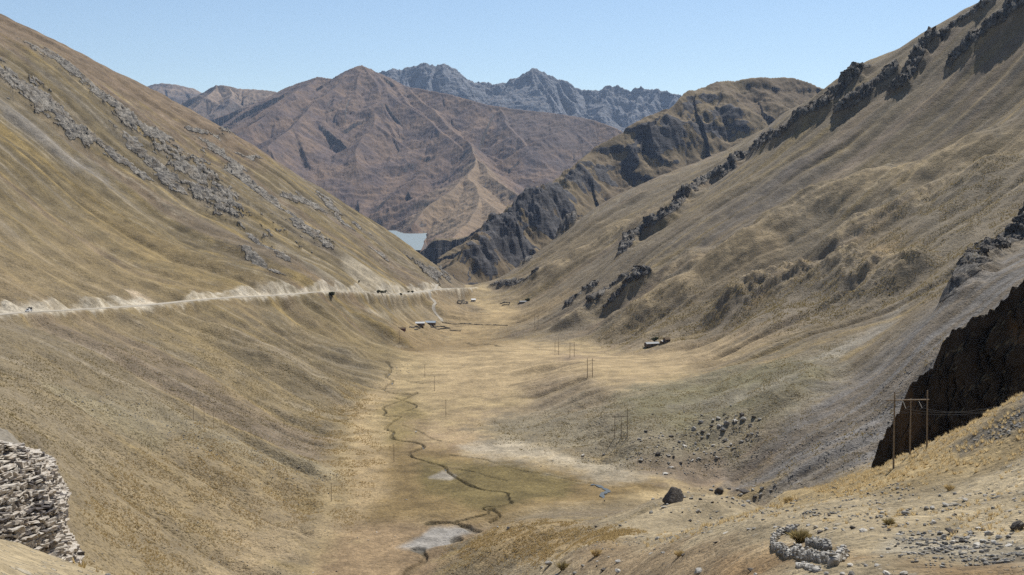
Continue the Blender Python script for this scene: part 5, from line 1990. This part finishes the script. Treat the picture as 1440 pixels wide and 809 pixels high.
# ------------------------------------------------------------------ the truck on the road
def truck():
    i = int(np.argmin(np.abs(ROAD[:, 0] / ROAD[:, 1] - direction(48, 438)[0])))
    p, q = ROAD[i], ROAD[min(i + 1, len(ROAD) - 1)]
    d = q - p
    root = empty("pickup_truck", (p[0], p[1], p[2] + .12), math.atan2(-d[1], -d[0]))
    paint_w = simple("white_paint", alb(235, 235, 232), rough=.35, var=.02, spec=.5)
    canvas = simple("dark_canvas", alb(66, 62, 58), rough=.9)
    tyre = simple("tyre_rubber", alb(36, 36, 36))
    glass = simple("dark_glass", (.02, .025, .03), rough=.08, spec=.5)
    m = MB()
    m.add([(2.5, -.85, .45), (2.5, .85, .45), (2.45, .85, 1.0), (2.45, -.85, 1.0), (1.2, -.88, 1.12), (1.2, .88, 1.12), (-2.4, -.88, 1.12), (-2.4, .88, 1.12), (-2.45, -.85, .45), (-2.45, .85, .45)],
          [(0, 1, 2, 3), (3, 2, 5, 4), (4, 5, 7, 6), (6, 7, 9, 8), (8, 9, 1, 0), (0, 3, 4, 6, 8), (1, 9, 7, 5, 2)])
    m.build("body", paint_w, root)
    m = MB()
    m.box((.35, 0, 1.47), (1.7, 1.6, .68), taper=.84)
    m.build("cab", paint_w, root)
    m = MB()
    m.add([(1.24, -.66, 1.2), (1.24, .66, 1.2), (1.09, .6, 1.72), (1.09, -.6, 1.72)], [(0, 1, 2, 3)])
    m.build("windscreen", glass, root)
    m = MB()
    m.box((-1.5, 0, 1.75), (1.8, 1.72, 1.24), taper=.94)
    m.build("canopy", canvas, root)
    for x in (1.5, -1.5):
        for y in (-.8, .8):
            m = MB()
            m.tube([(x, y - .12, .38), (x, y + .12, .38)], .38, 16)
            w = m.build("wheel", tyre, root)
            m = MB()
            s = 1 if y > 0 else -1
            m.tube([(x, y + s * .11, .38), (x, y + s * .135, .38)], .2, 12)
            m.build("rim", m_zinc, w)
    for y in (-.6, .6):
        m = MB()
        m.box((2.5, y, .82), (.06, .32, .16))
        m.build("headlight", glass, root)
    tag(root, "white pickup truck with a dark covered back driving on the gravel road", "pickup truck")


truck()

# ------------------------------------------------------------------ air
hz = MB()
hz.box((0, 7000, (2000 - 343) / 2), (37000, 19600, 2000 + 343))
m_haze = bpy.data.materials.new("haze")
m_haze.use_nodes = True
_t = m_haze.node_tree
_t.nodes.clear()
_o = _t.nodes.new("ShaderNodeOutputMaterial")
_v = _t.nodes.new("ShaderNodeVolumePrincipled")
_v.inputs['Color'].default_value = (.55, .72, 1.0, 1)
_v.inputs['Density'].default_value = 1.8e-5
_v.inputs['Anisotropy'].default_value = .1
_t.links.new(_v.outputs[0], _o.inputs['Volume'])
hz.build("haze", m_haze, None, False, "stuff")

# ------------------------------------------------------------------ light
w = bpy.data.worlds.new("World")
scene.world = w
w.use_nodes = True
SUN_AZ, SUN_EL = math.radians(30), math.radians(51)
nt = w.node_tree
sky = nt.nodes.new("ShaderNodeTexSky")
sky.sky_type = 'NISHITA'
sky.sun_disc = False
sky.sun_elevation = SUN_EL
sky.sun_rotation = SUN_AZ
sky.altitude = 900
sky.air_density = 1.0
sky.dust_density = .05
sky.ozone_density = 1.0
nt.links.new(sky.outputs[0], nt.nodes["Background"].inputs[0])
nt.nodes["Background"].inputs[1].default_value = .085
l = bpy.data.lights.new("sun", "SUN")
l.energy = 4.5
l.angle = math.radians(.53)
l.color = (1, .97, .91)
lo = bpy.data.objects.new("sun", l)
COL.objects.link(lo)
d = Vector((math.sin(SUN_AZ) * math.cos(SUN_EL), math.cos(SUN_AZ) * math.cos(SUN_EL), math.sin(SUN_EL)))
lo.rotation_euler = d.to_track_quat('Z', 'Y').to_euler()
vs = scene.view_settings
vs.view_transform = 'Standard'
vs.look = 'None'
vs.exposure = 0.45
vs.gamma = 1

scene.cycles.use_denoising = False
